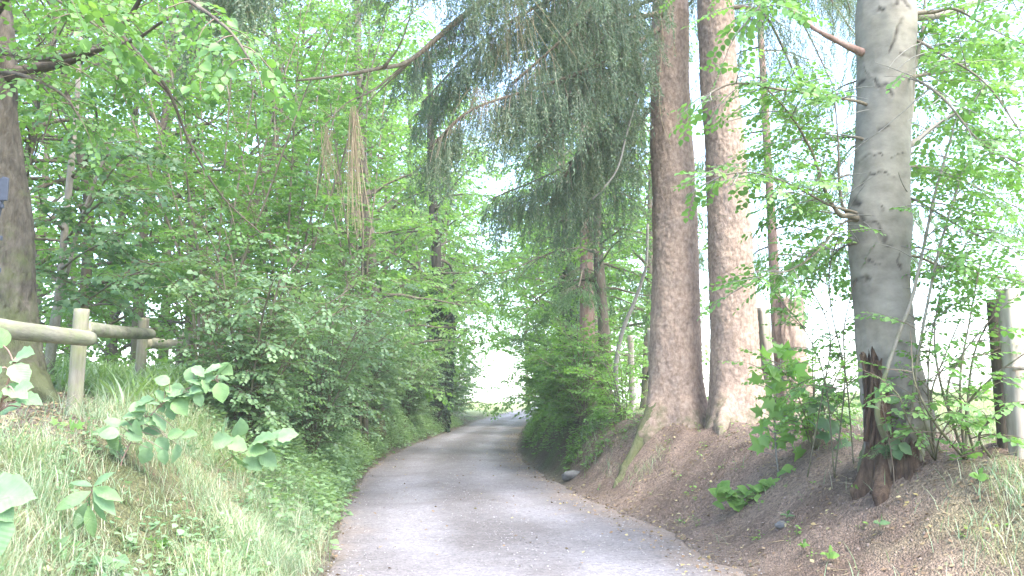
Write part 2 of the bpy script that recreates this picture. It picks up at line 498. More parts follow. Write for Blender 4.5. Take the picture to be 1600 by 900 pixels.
def leaf_hi(kind='ovate'):
    """detailed single leaf for the nearest plants"""
    if kind == 'ovate': prof = [(0, .02), (.06, .16), (.16, .30), (.30, .385), (.45, .40), (.6, .36), (.74, .27), (.86, .15), (.94, .06), (1, .0)]
    elif kind == 'heart': prof = [(-.06, .14), (0, .27), (.1, .38), (.24, .45), (.4, .46), (.55, .41), (.7, .31), (.82, .19), (.92, .07), (1, 0)]
    else: prof = [(0, .015), (.1, .07), (.22, .13), (.36, .175), (.5, .185), (.64, .165), (.78, .12), (.9, .055), (1, 0)]
    v, f = [], []
    for i, (x, wv) in enumerate(prof):
        zc = -.16 * x * x
        s = 1 + (0.05 if i % 2 else -0.03)
        rel = .035 * (1 if i % 2 else -1)
        v += [(x - .0, wv * s, zc + wv * .22 + rel * wv * 2), (x, wv * s * .5, zc + wv * .14), (x, 0, zc), (x, -wv * s * .5, zc + wv * .14), (x, -wv * s, zc + wv * .22 - rel * wv * 2)]
    for i in range(len(prof) - 1):
        for j in range(4):
            f.append((i * 5 + j, i * 5 + j + 1, i * 5 + 5 + j + 1, i * 5 + 5 + j))
    return np.array(v, float), [np.array(f)]
T_OV, T_OVW, T_KITE, T_MAPLE = ovate(), ovate(.44, .12), kite(), maple()

# --- sprays: a twig carrying alternate leaves; leaf transforms relative to a unit-long twig
def make_spray(rg, n=11, size=0.19, angle=52, flat=0.25, side=0.0):
    pos, rot, sc = [], [], []
    for i in range(n):
        t = 0.12 + 0.86 * i / (n - 1)
        s = 1 if i % 2 else -1
        if i == n - 1: a = 0
        else: a = R(angle + rg.normal(0, 12)) * s * (1.1 - 0.35 * t)
        d = np.array([math.cos(a), math.sin(a), rg.normal(-.22, .18)])
        up = np.array([rg.normal(0, flat), rg.normal(0, flat), 1.0])
        pos.append((t, 0.03 * s, -0.10 * t * t))
        rot.append(frames(d, up))
        sc.append(size * rg.uniform(.7, 1.15) * (1.0 - .2 * t))
    return np.array(pos), np.array(rot), np.array(sc)
_rg = np.random.default_rng(5)
SPRAYS = {k: [make_spray(_rg, **kw) for _ in range(4)] for k, kw in dict(
    beech=dict(n=12, size=.20, flat=.25), linden=dict(n=9, size=.24, flat=.4, angle=60), hazel=dict(n=10, size=.23, flat=.4, angle=55),
    maple=dict(n=7, size=.42, flat=.3, angle=70), far=dict(n=10, size=.30, flat=.45)).items()}

def expand(kind, pos, dirs, ups, length, rg):
    """sprays -> leaf transforms"""
    Rm = frames(dirs, ups)
    length = np.broadcast_to(np.asarray(length, float), (len(pos),))
    LP, LR, LS = [], [], []
    which = rg.integers(0, 4, len(pos))
    for k in range(4):
        q = which == k
        if not q.any(): continue
        sp, sr, ss = SPRAYS[kind][k]
        LP.append((np.einsum('nij,kj->nki', Rm[q], sp) * length[q][:, None, None] + pos[q][:, None]).reshape(-1, 3))
        LR.append(np.einsum('nij,kjl->nkil', Rm[q], sr).reshape(-1, 3, 3))
        LS.append((length[q][:, None] * ss[None]).ravel())
    return np.concatenate(LP), np.concatenate(LR), np.concatenate(LS)

def twig_strips(pos, dirs, length, wd):
    """thin three-sided twigs"""
    d = unit(dirs) * np.broadcast_to(np.asarray(length, float), (len(pos),))[:, None]
    a = unit(np.cross(d, [0.3, 0.2, 1.0])); b = unit(np.cross(d, a))
    n = len(pos)
    ring = [a, -.5 * a + .87 * b, -.5 * a - .87 * b]
    v = np.stack([pos + r * wd for r in ring] + [pos + d], 1).reshape(-1, 3)
    o = (np.arange(n) * 4)[:, None, None]
    f = (np.array([(0, 1, 3), (1, 2, 3), (2, 0, 3)])[None] + o).reshape(-1, 3)
    return v, f

class Crown:
    """collects branches and sprays of one plant"""
    def __init__(s, seed):
        s.rg = np.random.default_rng(seed)
        s.sp, s.sd, s.su, s.sl = [], [], [], []
        s.wood = []                 # (path, r0, r1)
    def spray(s, p, d, L):
        rg = s.rg
        s.sp.append(p); s.sd.append(d); s.sl.append(L)
        s.su.append((rg.normal(0, .28), rg.normal(0, .28), 1.0))
    def foliate(s, path, t0=.2, step=.35, sub=(.4, 1.0), spstep=.22, spl=.42, droop=.12, spread=.85, lift=.08, tip=True, dens=1.0):
        rg = s.rg
        path = np.asarray(path, float)
        seg = np.linalg.norm(np.diff(path, axis=0), axis=1)
        cum = np.concatenate([[0], np.cumsum(seg)])
        L = cum[-1]
        side = 1 if rg.random() < .5 else -1
        q = t0 * L
        while q < L:
            t = q / L
            i = min(len(seg) - 1, np.searchsorted(cum, q) - 1 if q > 0 else 0)
            d = unit(path[i + 1] - path[i])
            p = path[i] + d * (q - cum[i])
            perp = unit(np.cross(d, [0, 0, 1.0]) + rg.normal(0, .25, 3))
            if abs(d[2]) > .8: perp = unit(np.array([math.cos(q * 9 + s.k0), math.sin(q * 9 + s.k0), 0]))
            sd = unit(d * .55 + side * perp * spread + np.array([0, 0, rg.normal(lift, .22)]))
            sl = rg.uniform(*sub) * (1 - .45 * t)
            s.branchlet(p, sd, sl, spstep, spl, droop, dens)
            side = -side
            q += step * .62 * rg.uniform(.6, 1.4)
        if tip: s.branchlet(path[-1], unit(path[-1] - path[-2]), sub[0], spstep, spl, droop, dens)
    k0 = 0.0
    def branchlet(s, p, d, L, spstep=.22, spl=.42, droop=.12, dens=1.0):
        rg = s.rg
        n = 4
        pts = [np.array(p)]
        dd = np.array(d)
        for k in range(n):
            pts.append(pts[-1] + dd * L / n)
            dd = unit(dd + np.array([0, 0, -droop]) + rg.normal(0, .08, 3))
        s.wood.append((np.array(pts), .004 + .006 * L, .003))
        m = max(1, int(L / (spstep * .62)))
        side = 1
        for k in range(m):
            if rg.random() > dens: continue
            t = (k + rg.uniform(.3, .9)) / m
            x = t * n; i = min(n - 1, int(x))
            pp = pts[i] + (pts[i + 1] - pts[i]) * (x - i)
            ax = unit(pts[i + 1] - pts[i])
            perp = unit(np.cross(ax, [0, 0, 1.0]))
            s.spray(pp, unit(ax * .6 + side * perp * .8 + np.array([0, 0, rg.normal(-.12, .2)])), spl * rg.uniform(.65, 1.15))
            side = -side
        s.spray(pts[-1], dd, spl * rg.uniform(.7, 1.1))
    def prune(s, keep):
        k = [i for i in range(len(s.sp)) if keep(s.sp[i] + .5 * s.sl[i] * np.array(s.sd[i]), s.rg)]
        s.sp = [s.sp[i] for i in k]; s.sd = [s.sd[i] for i in k]; s.su = [s.su[i] for i in k]; s.sl = [s.sl[i] for i in k]
    def leaves(s, kind):
        return expand(kind, np.array(s.sp), np.array(s.sd), np.array(s.su), np.array(s.sl), s.rg)
    def build(s, parent, kind, leafmat, tmpl, twigmat='twig', hi=0, hi_mesh=None, name='crown', twigs=True):
        LP, LR, LS = s.leaves(kind)
        if hi:
            # the leaves that show largest in the picture become parts of their own
            d = np.linalg.norm(LP - np.array([0, 0, EYE]), axis=1)
            yy = LP[:, 1]
            u = LP[:, 0] / np.maximum(yy, .1); vv = (LP[:, 2] - EYE) / np.maximum(yy, .1)
            inview = (yy > .5) & (np.abs(u) < .575) & (vv < .46) & (vv > -.2)
            flatness = np.abs(np.einsum('ni,ni->n', LR[:, :, 2], unit(LP - np.array([0, 0, EYE]))))
            score = np.where(inview, LS / d * (.35 + flatness), 0)
            idx = np.argsort(-score)[:hi]
            idx = idx[score[idx] > 0]
            for q in idx:
                o = bpy.data.objects.new('leaf', hi_mesh)
                COL.objects.link(o)
                o.parent = parent
                mat = Matrix(((LR[q] * LS[q])).tolist()).to_4x4()
                mat.translation = Vector((LP[q] - np.array(parent['_o'])).tolist())
                o.matrix_local = mat
            keep = np.ones(len(LP), bool); keep[idx] = False
            LP, LR, LS = LP[keep], LR[keep], LS[keep]
        mb = MB()
        v, f = stamp(tmpl[0], tmpl[1], LP, LR, LS)
        mb.add(v, f, 0)
        if twigs:
            v, f = twig_strips(np.array(s.sp), np.array(s.sd), np.array(s.sl), .003)
            mb.add(v, f, 1)
            for pth, r0, r1 in s.wood:
                v, f = tube(pth, np.linspace(r0, r1, len(pth)), 4, False)
                mb.add(v, f, 1)
        return mb.build(name, [leafmat, twigmat], parent, True, kind='stuff')

def grow_limb(rg, p0, d, L, n=7, droop=.05, wob=.14):
    pts = [np.array(p0, float)]
    d = unit(d)
    for k in range(n):
        pts.append(pts[-1] + d * L / n)
        d = unit(d + rg.normal(0, wob, 3) + np.array([0, 0, -droop]))
    return np.array(pts)

def trunk_disp(rg, flare=.5, fh=.5, lobes=5, lump=.05, base=0.0, r0=.3, roots=None):
    ph = rg.uniform(0, 6.28); sd = rg.uniform(0, 99)
    def f(th, p, dirs):
        h = p[:, 2][:, None] - base
        ang = np.arctan2(dirs[..., 1], dirs[..., 0])
        e = np.exp(-np.clip(h, -.1, 9) / fh)
        o = r0 * flare * e * (.55 + .45 * np.cos(lobes * ang + ph))
        for (az, am, hh, pw) in (roots or []):
            o = o + am * np.exp(-np.clip(h, -.15, 9) / hh) * np.clip(np.cos(ang - az), 0, 1) ** pw
        q = np.stack([np.cos(ang) * r0 * 3, np.sin(ang) * r0 * 3, np.repeat(p[:, 2:3], len(th), 1) * .9 + sd], -1)
        return o + r0 * lump * fbm(q, 3)
    return f

def voronoi_bark(ang, z, R0, cw, ch, seed):
    """plate relief on a trunk: (crack 0..1, plate random)"""
    nu = max(6, int(2 * np.pi * R0 / cw))
    u = (ang / (2 * np.pi)) * nu
    v = z / ch
    iu, iv = np.floor(u).astype(int), np.floor(v).astype(int)
    f1 = np.full(u.shape, 9.0); f2 = np.full(u.shape, 9.0); idr = np.zeros(u.shape)
    for du in (-1, 0, 1):
        for dv in (-1, 0, 1):
            cu, cv = (iu + du) % nu, iv + dv
            hx = _h(cu, cv, np.full_like(cu, seed)); hy = _h(cu, cv, np.full_like(cu, seed + 7)); hr = _h(cu, cv, np.full_like(cu, seed + 13))
            dd = np.hypot(iu + du + hx - u, iv + dv + hy - v)
            near = dd < f1
            f2 = np.where(near, f1, np.minimum(f2, dd)); idr = np.where(near, hr, idr); f1 = np.where(near, dd, f1)
    return np.clip((f2 - f1) / .35, 0, 1), idr
#STRUCTURE
# ------------------------------------------------------------------ ground, lane
def axis(*parts):
    return np.unique(np.round(np.concatenate([np.arange(a, b, s) for a, b, s in parts]), 4))
def mixv(a, b, f): return a + (b - a) * f[..., None]
def grid_faces(ny, nx):
    i = np.arange(ny - 1)[:, None] * nx
    j = np.arange(nx - 1)[None]
    return np.stack([i + j, i + j + 1, i + nx + j + 1, i + nx + j], -1).reshape(-1, 4)
def colour_attr(o, c):
    at = o.data.attributes.new('col', 'FLOAT_COLOR', 'POINT')
    at.data.foreach_set('color', np.concatenate([c, np.ones((len(c), 1))], 1).astype(np.float32).ravel())

gx = axis((-600, -60, 60), (-60, -12, 3), (-12, -6.5, .3), (-6.5, 7, .075), (7, 14, .3), (14, 60, 3), (60, 601, 60))
gy = axis((-60, -2, 4), (-2, 3, .4), (3, 24, .12), (24, 60, .5), (60, 120, 4), (120, 701, 40))
X, Y = np.meshgrid(gx, gy)
Z = gz(X, Y)
dl, dr = eL(Y) - X, X - eR(Y)
nA, nB = n2(X, Y, 1.3, 4, 2.0), n2(X, Y, 5.0, 3, 8.0)
def litter_zone(x, y):
    ax, ay, bx, by = -4.1, 7.5, -6.1, 11.4
    t = np.clip(((x - ax) * (bx - ax) + (y - ay) * (by - ay)) / ((bx - ax) ** 2 + (by - ay) ** 2), 0, 1)
    d = np.hypot(x - ax - t * (bx - ax), y - ay - t * (by - ay))
    return np.clip(1.9 - d / (.38 + .25 * t) + .45 * n2(x, y, 1.6, 3, 3.0), 0, 1)
col = np.empty(X.shape + (3,)); col[:] = (0.075, 0.085, 0.035)
soil = mixv(np.array((0.16, 0.114, 0.088)), np.array((0.31, 0.228, 0.178)), np.clip(.5 + .6 * nA + .3 * nB, 0, 1))
grassy = mixv(np.array((0.12, 0.13, 0.055)), np.array((0.26, 0.23, 0.13)), np.clip(.5 + .5 * nA + .4 * nB, 0, 1))
meadow = mixv(np.array((0.24, 0.30, 0.11)), np.array((0.36, 0.38, 0.18)), np.clip(.5 + n2(X, Y, .15, 3), 0, 1))
wood = mixv(np.array((0.10, 0.085, 0.05)), np.array((0.10, 0.13, 0.05)), np.clip(.5 + nA, 0, 1))
col = mixv(wood, grassy, np.clip(1.3 - np.maximum((Y - 12) / 3, (dl - 3.2) / 1.0), 0, 1) * (dl > -.3))
col = mixv(col, soil, np.clip(1.15 * litter_zone(X, Y), 0, 1) * (dl > 0))
right = np.clip((dr + .3) / .3, 0, 1)
col = mixv(col, soil, right)
col = mixv(col, wood, right * np.clip((Y - 17) / 3 + .4 * nA, 0, 1))
gp = np.clip(1.6 - np.hypot((X - 4.6) / 1.1, (Y - 6.8) / 1.2) + .3 * nB, 0, 1)
col = mixv(col, grassy, gp * right)
col = mixv(col, meadow, np.clip((dr - 3.2 + .5 * nA) / 1.0, 0, 1))
col = mixv(col, meadow, np.clip((Y - 62) / 8, 0, 1) * (np.maximum(dl, dr) > 0))
edge = np.clip(1 - np.maximum(dl, dr) / .35, 0, 1)
earth = mixv(np.array((0.15, 0.118, 0.095)), np.array((0.22, 0.178, 0.148)), np.clip(.5 + nB, 0, 1))
col = mixv(col, earth, edge * .8)
mb = MB().add(np.stack([X, Y, Z], -1), grid_faces(*X.shape))
ground = mb.build('ground', 'ground')
colour_attr(ground, col.reshape(-1, 3)); ground['kind'] = 'structure'
tag(ground, 'brown earth banks, turf and meadow on both sides of the lane')

# lane: a sheet over the ground with worn wheel tracks
ly = axis((-25, 4, .5), (4, 26, .12), (26, 70, .5), (70, 170, 4))
lt = np.linspace(0, 1, 61)
Lx = (eL(ly) - .12)[:, None] + ((eR(ly) - eL(ly)) + .24)[:, None] * lt[None]
wob = .12 * n2(np.zeros_like(ly), ly, 1.1, 3, 4.0)
Lx = Lx + wob[:, None] * (1 - lt)[None] + (.15 * n2(np.ones_like(ly), ly, 1.3, 3, 9.0))[:, None] * lt[None]
Ly = np.repeat(ly[:, None], 61, 1)
camber = .03 * (1 - (2 * lt - 1) ** 2)
track = np.exp(-((lt - .27) / .11) ** 2) + np.exp(-((lt - .70) / .11) ** 2)
Lz = zroad(Ly) + .004 + (camber - .02 * track)[None] + .008 * n2(Lx, Ly, 2.2, 3)
ed = np.minimum(lt, 1 - lt)
Lz = Lz - .045 * np.clip(1 - ed / .045, 0, 1)[None]
na, nb = n2(Lx, Ly, .7, 4, 1.0), n2(Lx, Ly, 4.0, 3, 6.0)
trk = np.clip(.12 + track[None] * (.78 + .5 * na) + .25 * n2(Lx * 1.0, Ly * .35, 1.3, 3, 12.0), 0, 1)
lc = mixv(np.array((0.128, 0.115, 0.112)), np.array((0.205, 0.192, 0.198)), np.clip(trk + .18 * nb, 0, 1))
eb = np.clip(1 - ed[None] / np.where(lt[None] > .5, .17 + .07 * na, .09 + .04 * na) + .35 * nb, 0, 1)
eb = eb * np.where(lt[None] > .5, 1.0, .75)
lc = mixv(lc, np.array((0.175, 0.138, 0.112)) * np.ones(3), eb)
mb = MB().add(np.stack([Lx, Ly, Lz], -1), grid_faces(*Lx.shape)[:, ::1])
lane = mb.build('lane', 'lane'); lane['kind'] = 'structure'
colour_attr(lane, lc.reshape(-1, 3))
tag(lane, 'pale grey gravel lane bending between the banks')

# ------------------------------------------------------------------ spruces
def needle_strand(rg, n=10, needle=.065, side=6):
    """hanging spruce twig of unit length (x axis = hanging direction): needle tufts along a thin axis and short side twigs"""
    V, F = [], []
    def tuft(p, d, L, m):
        for k in range(m):
            q = p + d * L * (k + rg.random()) / m
            a = rg.uniform(0, 6.28)
            pr = unit(np.cross(d, [math.sin(a), math.cos(a), .3]))
            nd = unit(d * .75 + pr * rg.uniform(.35, .8)) * needle * rg.uniform(.7, 1.2)
            wv = unit(np.cross(nd, rg.normal(0, 1, 3))) * needle * .17
            b = len(V)
            V.extend([q - wv, q + wv, q + nd]); F.append((b, b + 1, b + 2))
    ax = np.array([1.0, 0, 0])
    tuft(np.zeros(3), ax, 1.0, n * 2)
    for k in range(side):
        t = rg.uniform(.05, .8); a = rg.uniform(0, 6.28)
        d = unit(np.array([.85, .45 * math.cos(a), .45 * math.sin(a)]))
        tuft(np.array([t, 0, 0]), d, rg.uniform(.12, .28), n // 2)
    b = len(V)
    wv = .004
    V.extend([np.array([0, wv, 0]), np.array([0, -wv, wv]), np.array([1, 0, 0])]); F.append((b, b + 1, b + 2))
    return np.array(V), [np.array(F)]
_rs = np.random.default_rng(11)
STRANDS = [needle_strand(_rs) for _ in range(4)]
STRANDS_FAR = [needle_strand(_rs, 7, .13, 4) for _ in range(3)]

class Boughs:
    def __init__(s, seed, far=False):
        s.rg = np.random.default_rng(seed); s.p, s.d, s.l = [], [], []; s.wood = []; s.far = far
        s.dead = []
    def hang(s, p, L, out=(0, 0, 0), k=1):
        rg = s.rg
        for _ in range(k):
            s.p.append(np.array(p) + rg.normal(0, .03, 3)); s.l.append(L * rg.uniform(.6, 1.2))
            s.d.append(unit(np.array([rg.normal(0, .13), rg.normal(0, .13), -1.0]) + np.array(out) * .35))
    def limb(s, path, drop=(.4, .9), spread=.9, step=.1, dens=1.0, t0=.15):
        """drooping limb with side twigs that carry hanging strands"""
        rg = s.rg
        path = spline(path, 14)
        L = np.linalg.norm(np.diff(path, axis=0), axis=1).sum()
        n = int(L * (1 - t0) / step)
        for k in range(n):
            t = t0 + (1 - t0) * (k + rg.random()) / n
            x = t * 13; i = min(12, int(x)); p = path[i] + (path[i + 1] - path[i]) * (x - i)
            ax = unit(path[i + 1] - path[i]); perp = unit(np.cross(ax, [0, 0, 1.0])) * (1 if k % 2 else -1)
            sl = rg.uniform(.25, 1.0) * spread * (1 - .5 * t)
            sd = unit(ax * .7 + perp + np.array([0, 0, -.15]))
            sub = [p, p + sd * sl * .5 + np.array([0, 0, -.03]), p + sd * sl + np.array([0, 0, -.28 * sl])]
            s.wood.append((np.array(sub), .007, .003))
            m = max(1, int(sl / .16))
            for j in range(m):
                if rg.random() > dens: continue
                u = (j + rg.random()) / m
                q = (1 - u) ** 2 * sub[0] + 2 * u * (1 - u) * sub[1] + u * u * sub[2]
                s.hang(q, rg.uniform(*drop) * (1 - .3 * t), sd, 2)
            if rg.random() < dens: s.hang(sub[2], rg.uniform(*drop) * .8, sd, 1)
        return path
    def build(s, parent, mat='needle', name='needles'):
        P_, D_, L_ = np.array(s.p), np.array(s.d), np.array(s.l)
        # strands longer than 0.6 m are chained from shorter ones
        bank = STRANDS_FAR if s.far else STRANDS
        mb = MB()
        up = unit(s.rg.normal(0, 1, (len(P_), 3)))
        Rm = frames(D_, up)
        w_ = s.rg.integers(0, len(bank), len(P_))
        for k, (tv, tf) in enumerate(bank):
            q = w_ == k
            if q.any():
                sc = L_[q]
                n, kk = q.sum(), len(tv)
                v = np.einsum('nij,kj->nki', Rm[q], tv) * sc[:, None, None] + P_[q][:, None]
                # gravity sag: pull outer part down
                mb.add(v.reshape(-1, 3), [(tf[0][None] + (np.arange(n) * kk)[:, None, None]).reshape(-1, 3)], 0)
        for pth, r0, r1 in s.wood:
            v, f = tube(pth, np.linspace(r0, r1, len(pth)), 3, False)
            mb.add(v, f, 1)
        return mb.build(name, [mat, 'twig'], parent, False, kind='stuff')

KS = 1.176
def PK(px, py, Y): return P(px, py, Y * KS)
def spruce_trunk(parent, base, top, r0, seed, roots=(), flare=.35, H=24, fine_top=8.8, cw=.036, ch=.055):
    rg = np.random.default_rng(seed)
    base, top = np.array(base), np.array(top)
    d = (top - base) / (top[2] - base[2])
    zs = np.concatenate([np.arange(base[2] - .9, fine_top, .025), np.arange(fine_top, base[2] + H, .5)])
    path = base[None] + d[None] * (zs - base[2])[:, None]
    path[:, 0] += .025 * np.sin(zs * 1.1 + seed); path[:, 1] += .02 * np.cos(zs * .9 + seed)
    hh = np.clip((zs - base[2]) / H, 0, 1)
    rad = r0 * (1 - hh * .92)
    td = trunk_disp(rg, flare, .42, 5, .05, base[2], r0, roots)
    def disp(th, p, dirs):
        o = td(th, p, dirs)
        ang = np.repeat(th[None], len(p), 0)
        zz = np.repeat(p[:, 2:3], len(th), 1)
        wx = .25 * n2(np.cos(ang) * 3, zz * 2.0, 1.0, 2, seed) + .2 * n2(np.sin(ang) * 3, zz * 2.0, 1.0, 2, seed + 4)
        cr, idr = voronoi_bark(np.mod(ang + .04 * wx, 2 * np.pi - 1e-6), zz + .05 * wx, r0, cw, ch, seed)
        o = o + .016 * (np.clip(cr * 2, 0, 1) - 1) + .016 * (idr - .5) * cr
        return np.where(zz > fine_top, o * 0, o)
    v, f = tube(path, rad, 112, True, disp)
    return MB().add(v, f).build('trunk', 'bark_spruce', parent)

def root(parent, pts, r0, r1, mat='bark_spruce', seed=0):
    p = spline(pts, 22)
    rg = np.random.default_rng(seed)
    v, f = tube(p, np.linspace(r0, r1, 22), 14, True, lambda th, q, dr: .25 * r0 * fbm(np.stack([dr[..., 0] * 2 + q[:, None, 0] * 5, dr[..., 1] * 2 + q[:, None, 1] * 5, q[:, None, 2] * 5 + dr[..., 2] * 2], -1) + seed, 3))
    return MB().add(v, f).build('root', mat, parent)

def limb_mesh(parent, path, r0, r1, mat, seg=8, name='limb', n=24, wob=.12):
    p = spline(path, n)
    tl_ = np.linspace(0, 1, n)
    rr_ = r0 + (r1 - r0) * tl_ ** .8
    if name == 'limb': rr_ = rr_ * (1 + .9 * np.exp(-tl_ / .06))     # collar where the limb leaves the trunk
    v, f = tube(p, rr_, seg, True, lambda th, q, dr: wob * r0 * vnoise(q[:, None] * 9 + dr * 1.3))
    MB().add(v, f).build(name, mat, parent)
    return p

# first spruce, nearer the lane
b1 = on_ground(1054, 16.0)
sp1 = thing('spruce_tree', 'big rough-barked spruce standing nearest the lane, left of its twin trunk', 'tree', b1, 'paired spruces on the right bank')
spruce_trunk(sp1, b1, P(1046, 0, 16.0), .475, 3, roots=[(R(-148), .15, .5, 4), (R(-20), .14, .35, 5), (R(-80), .10, .3, 7)])
gq = lambda k, m: ground_at(b1[0] - k, b1[1] - m)
root(sp1, [b1 + [-.25, -.15, .75], b1 + [-.5, -.28, .22], gq(.76, .46) + [0, 0, .04], gq(.95, .62) - [0, 0, .01], gq(1.12, .82) - [0, 0, .05], gq(1.25, 1.0) - [0, 0, .14]], .15, .05, 'bark_linden', seed=2)
root(sp1, [b1 + [.05, -.3, .5], gq(-.1, .62) + [0, 0, .03], gq(-.05, .95) - [0, 0, .08]], .15, .06, seed=5)
bo = Boughs(21)
LIM = [  # photo column/row and distance of points along each limb
    [(1040, -60, 13.4), (880, -70, 12.2), (760, 0, 11.2), (700, 45, 10.6), (640, 95, 10.2), (590, 107, 9.9), (530, 118, 9.6), (462, 126, 9.4)],
    [(1040, -150, 13.4), (940, -140, 12), (820, -60, 11), (720, -20, 10.3)],
    [(1040, -40, 13.4), (960, -20, 12.4), (880, 60, 11.6), (800, 130, 11.2)],
    [(1035, 20, 13.3), (960, 40, 12.6), (900, 130, 12), (840, 230, 11.6)],
    [(1040, -230, 13.4), (850, -230, 11.5), (700, -120, 10), (620, -60, 9.2)],
    [(1040, -90, 13.6), (930, -60, 14.2), (820, 40, 14.6), (730, 120, 15)],
    [(1035, 60, 13.5), (975, 110, 13.2), (930, 190, 13), (880, 280, 12.8)],
    [(1040, -200, 13.4), (760, -260, 10.8), (520, -160, 8.8), (380, -60, 8.2)],
    [(1040, -10, 13.8), (960, 30, 14.8), (880, 120, 15.6), (800, 220, 16.2)],
    [(1040, -260, 13.4), (700, -330, 10), (450, -160, 8.2), (350, -40, 7.6)],
    [(1035, 40, 13.5), (960, 90, 12.5), (860, 130, 11.6), (740, 170, 11.0), (680, 220, 10.8)],
    [(1035, 90, 13.6), (960, 190, 13.4), (880, 260, 13.2), (770, 310, 13.2)],
    [(1035, -60, 13.5), (900, -20, 12.2), (760, 60, 11.6), (660, 160, 11.4)],
    [(1030, 150, 13.7), (980, 220, 14), (930, 300, 14.4), (870, 350, 14.8)],
]
for k, pts in enumerate(LIM):
    path = [PK(*q) for q in pts]
    r = .075 if k == 0 else .045
    limb_mesh(sp1, path, r, .012, 'twig' if k else 'bark_stem', 7)
    if k == 0:
        bo.limb(path[:5], (.5, 1.1), 1.1, .075, 1.0, t0=.1)
        bo.limb(path[4:], (.15, .35), .3, .2, .5)
    else:
        bo.limb(path, (.4, 1.35), 1.35, .058 if k in (2, 3, 6, 8, 10, 11, 12, 13) else .065)
# side twigs of the long bare limb
for pts in ([(640, 95, 10.2), (585, 140, 10), (540, 162, 9.9), (505, 200, 9.8)], [(655, 85, 10.2), (600, 135, 10.2), (560, 175, 10.2)],
            [(600, 105, 9.9), (625, 70, 9.8), (642, 20, 9.7), (648, -20, 9.6)]):
    limb_mesh(sp1, [PK(*q) for q in pts], .018, .006, 'bark_stem', 5, n=12)
# curved bare branch hanging in front of the trunk
limb_mesh(sp1, [PK(1008, 95, 13.1), PK(996, 150, 12.8), PK(980, 205, 12.6), PK(966, 260, 12.5), PK(945, 292, 12.5), PK(925, 312, 12.5)], .03, .012, 'twig_grey', 6, 'dead_branch')
# thin dead twigs across the trunk
for pts in ([(1028, 0, 13.0), (1036, 60, 13.05), (1030, 130, 13.1), (1034, 190, 13.1), (1052, 235, 13.1)], [(1040, 10, 13.0), (1055, 50, 13.05), (1050, 90, 13.1)]):
    limb_mesh(sp1, [PK(*q) for q in pts], .009, .004, 'straw', 4, 'dead_twig', 14)
bo.build(sp1)
def dead_broom(parent, px, py0, py1, Y, seed, n=46, wd=12):
    rg = np.random.default_rng(seed); mb = MB()
    for k in range(n):
        a = P(px + rg.normal(0, wd * .35), py0 + rg.uniform(0, 25), Y + rg.normal(0, .06)); b = P(px + 6 + rg.normal(0, wd), py1 - abs(rg.normal(0, (py1 - py0) * .25)), Y + rg.normal(0, .1))
        m = (a + b) / 2 + rg.normal(0, .025, 3)
        v, f = tube(spline([a, m, b], 7), np.linspace(.0045, .002, 7), 3, False); mb.add(v, f)
    mb.build('dead_twig', 'straw', parent, kind='stuff')
dead_broom(sp1, 552, 165, 375, 11.6, 5)
dead_broom(sp1, 512, 190, 320, 11.8, 7, 26, 16)
dead_broom(sp1, 800, -20, 130, 13, 8, 40, 40)
dead_broom(sp1, 750, 130, 230, 13, 9, 36, 34)

# second spruce
b2 = on_ground(1148, 15.2)
sp2 = thing('spruce_tree', 'big rough-barked spruce between its twin trunk and the grey stump', 'tree', b2, 'paired spruces on the right bank')
spruce_trunk(sp2, b2, P(1118, 0, 15.2), .42, 9, roots=[(R(-122), .26, .42, 5), (R(2), .22, .45, 5), (R(-62), .10, .3, 7)], flare=.3)
hq = lambda k, m: ground_at(b2[0] + k, b2[1] - m)
root(sp2, [b2 + [-.12, -.15, .8], b2 + [-.26, -.38, .2], hq(-.42, .68) + [0, 0, .04], hq(-.52, .95) - [0, 0, .0], hq(-.58, 1.25) - [0, 0, .12]], .18, .09, seed=4)
root(sp2, [b2 + [.15, -.1, .7], b2 + [.42, -.2, .2], hq(.75, .3) + [0, 0, .0], hq(1.0, .4) - [0, 0, .1]], .17, .06, seed=6)
bo = Boughs(22)
for k, pts in enumerate([
    [(1118, -60, 13), (1200, -70, 12.6), (1280, -20, 12.5), (1340, 60, 12.5)],
    [(1125, 10, 13.2), (1190, 20, 14), (1230, 90, 14.6), (1260, 160, 15)],
    [(1110, -120, 13), (1080, -160, 11.8), (1000, -100, 10.8), (930, -20, 10.2)],
    [(1118, -180, 13), (1180, -200, 11), (1200, -90, 9.6)],
    [(1118, -30, 13.2), (1090, -10, 14.6), (1040, 60, 15.8), (990, 130, 16.6)],
    [(1130, -100, 13), (1220, -110, 14.5), (1300, -20, 15.5), (1350, 60, 16)],
    [(1130, -60, 13.2), (1190, -40, 13.6), (1250, 30, 14), (1300, 130, 14.4)],
    [(1130, -150, 13.2), (1230, -160, 13), (1300, -60, 13), (1330, 20, 13)]]):
    path = [PK(*q) for q in pts]
    limb_mesh(sp2, path, .045, .012, 'twig', 7)
    bo.limb(path, (.4, .95), 1.0, .08)
bo.build(sp2)

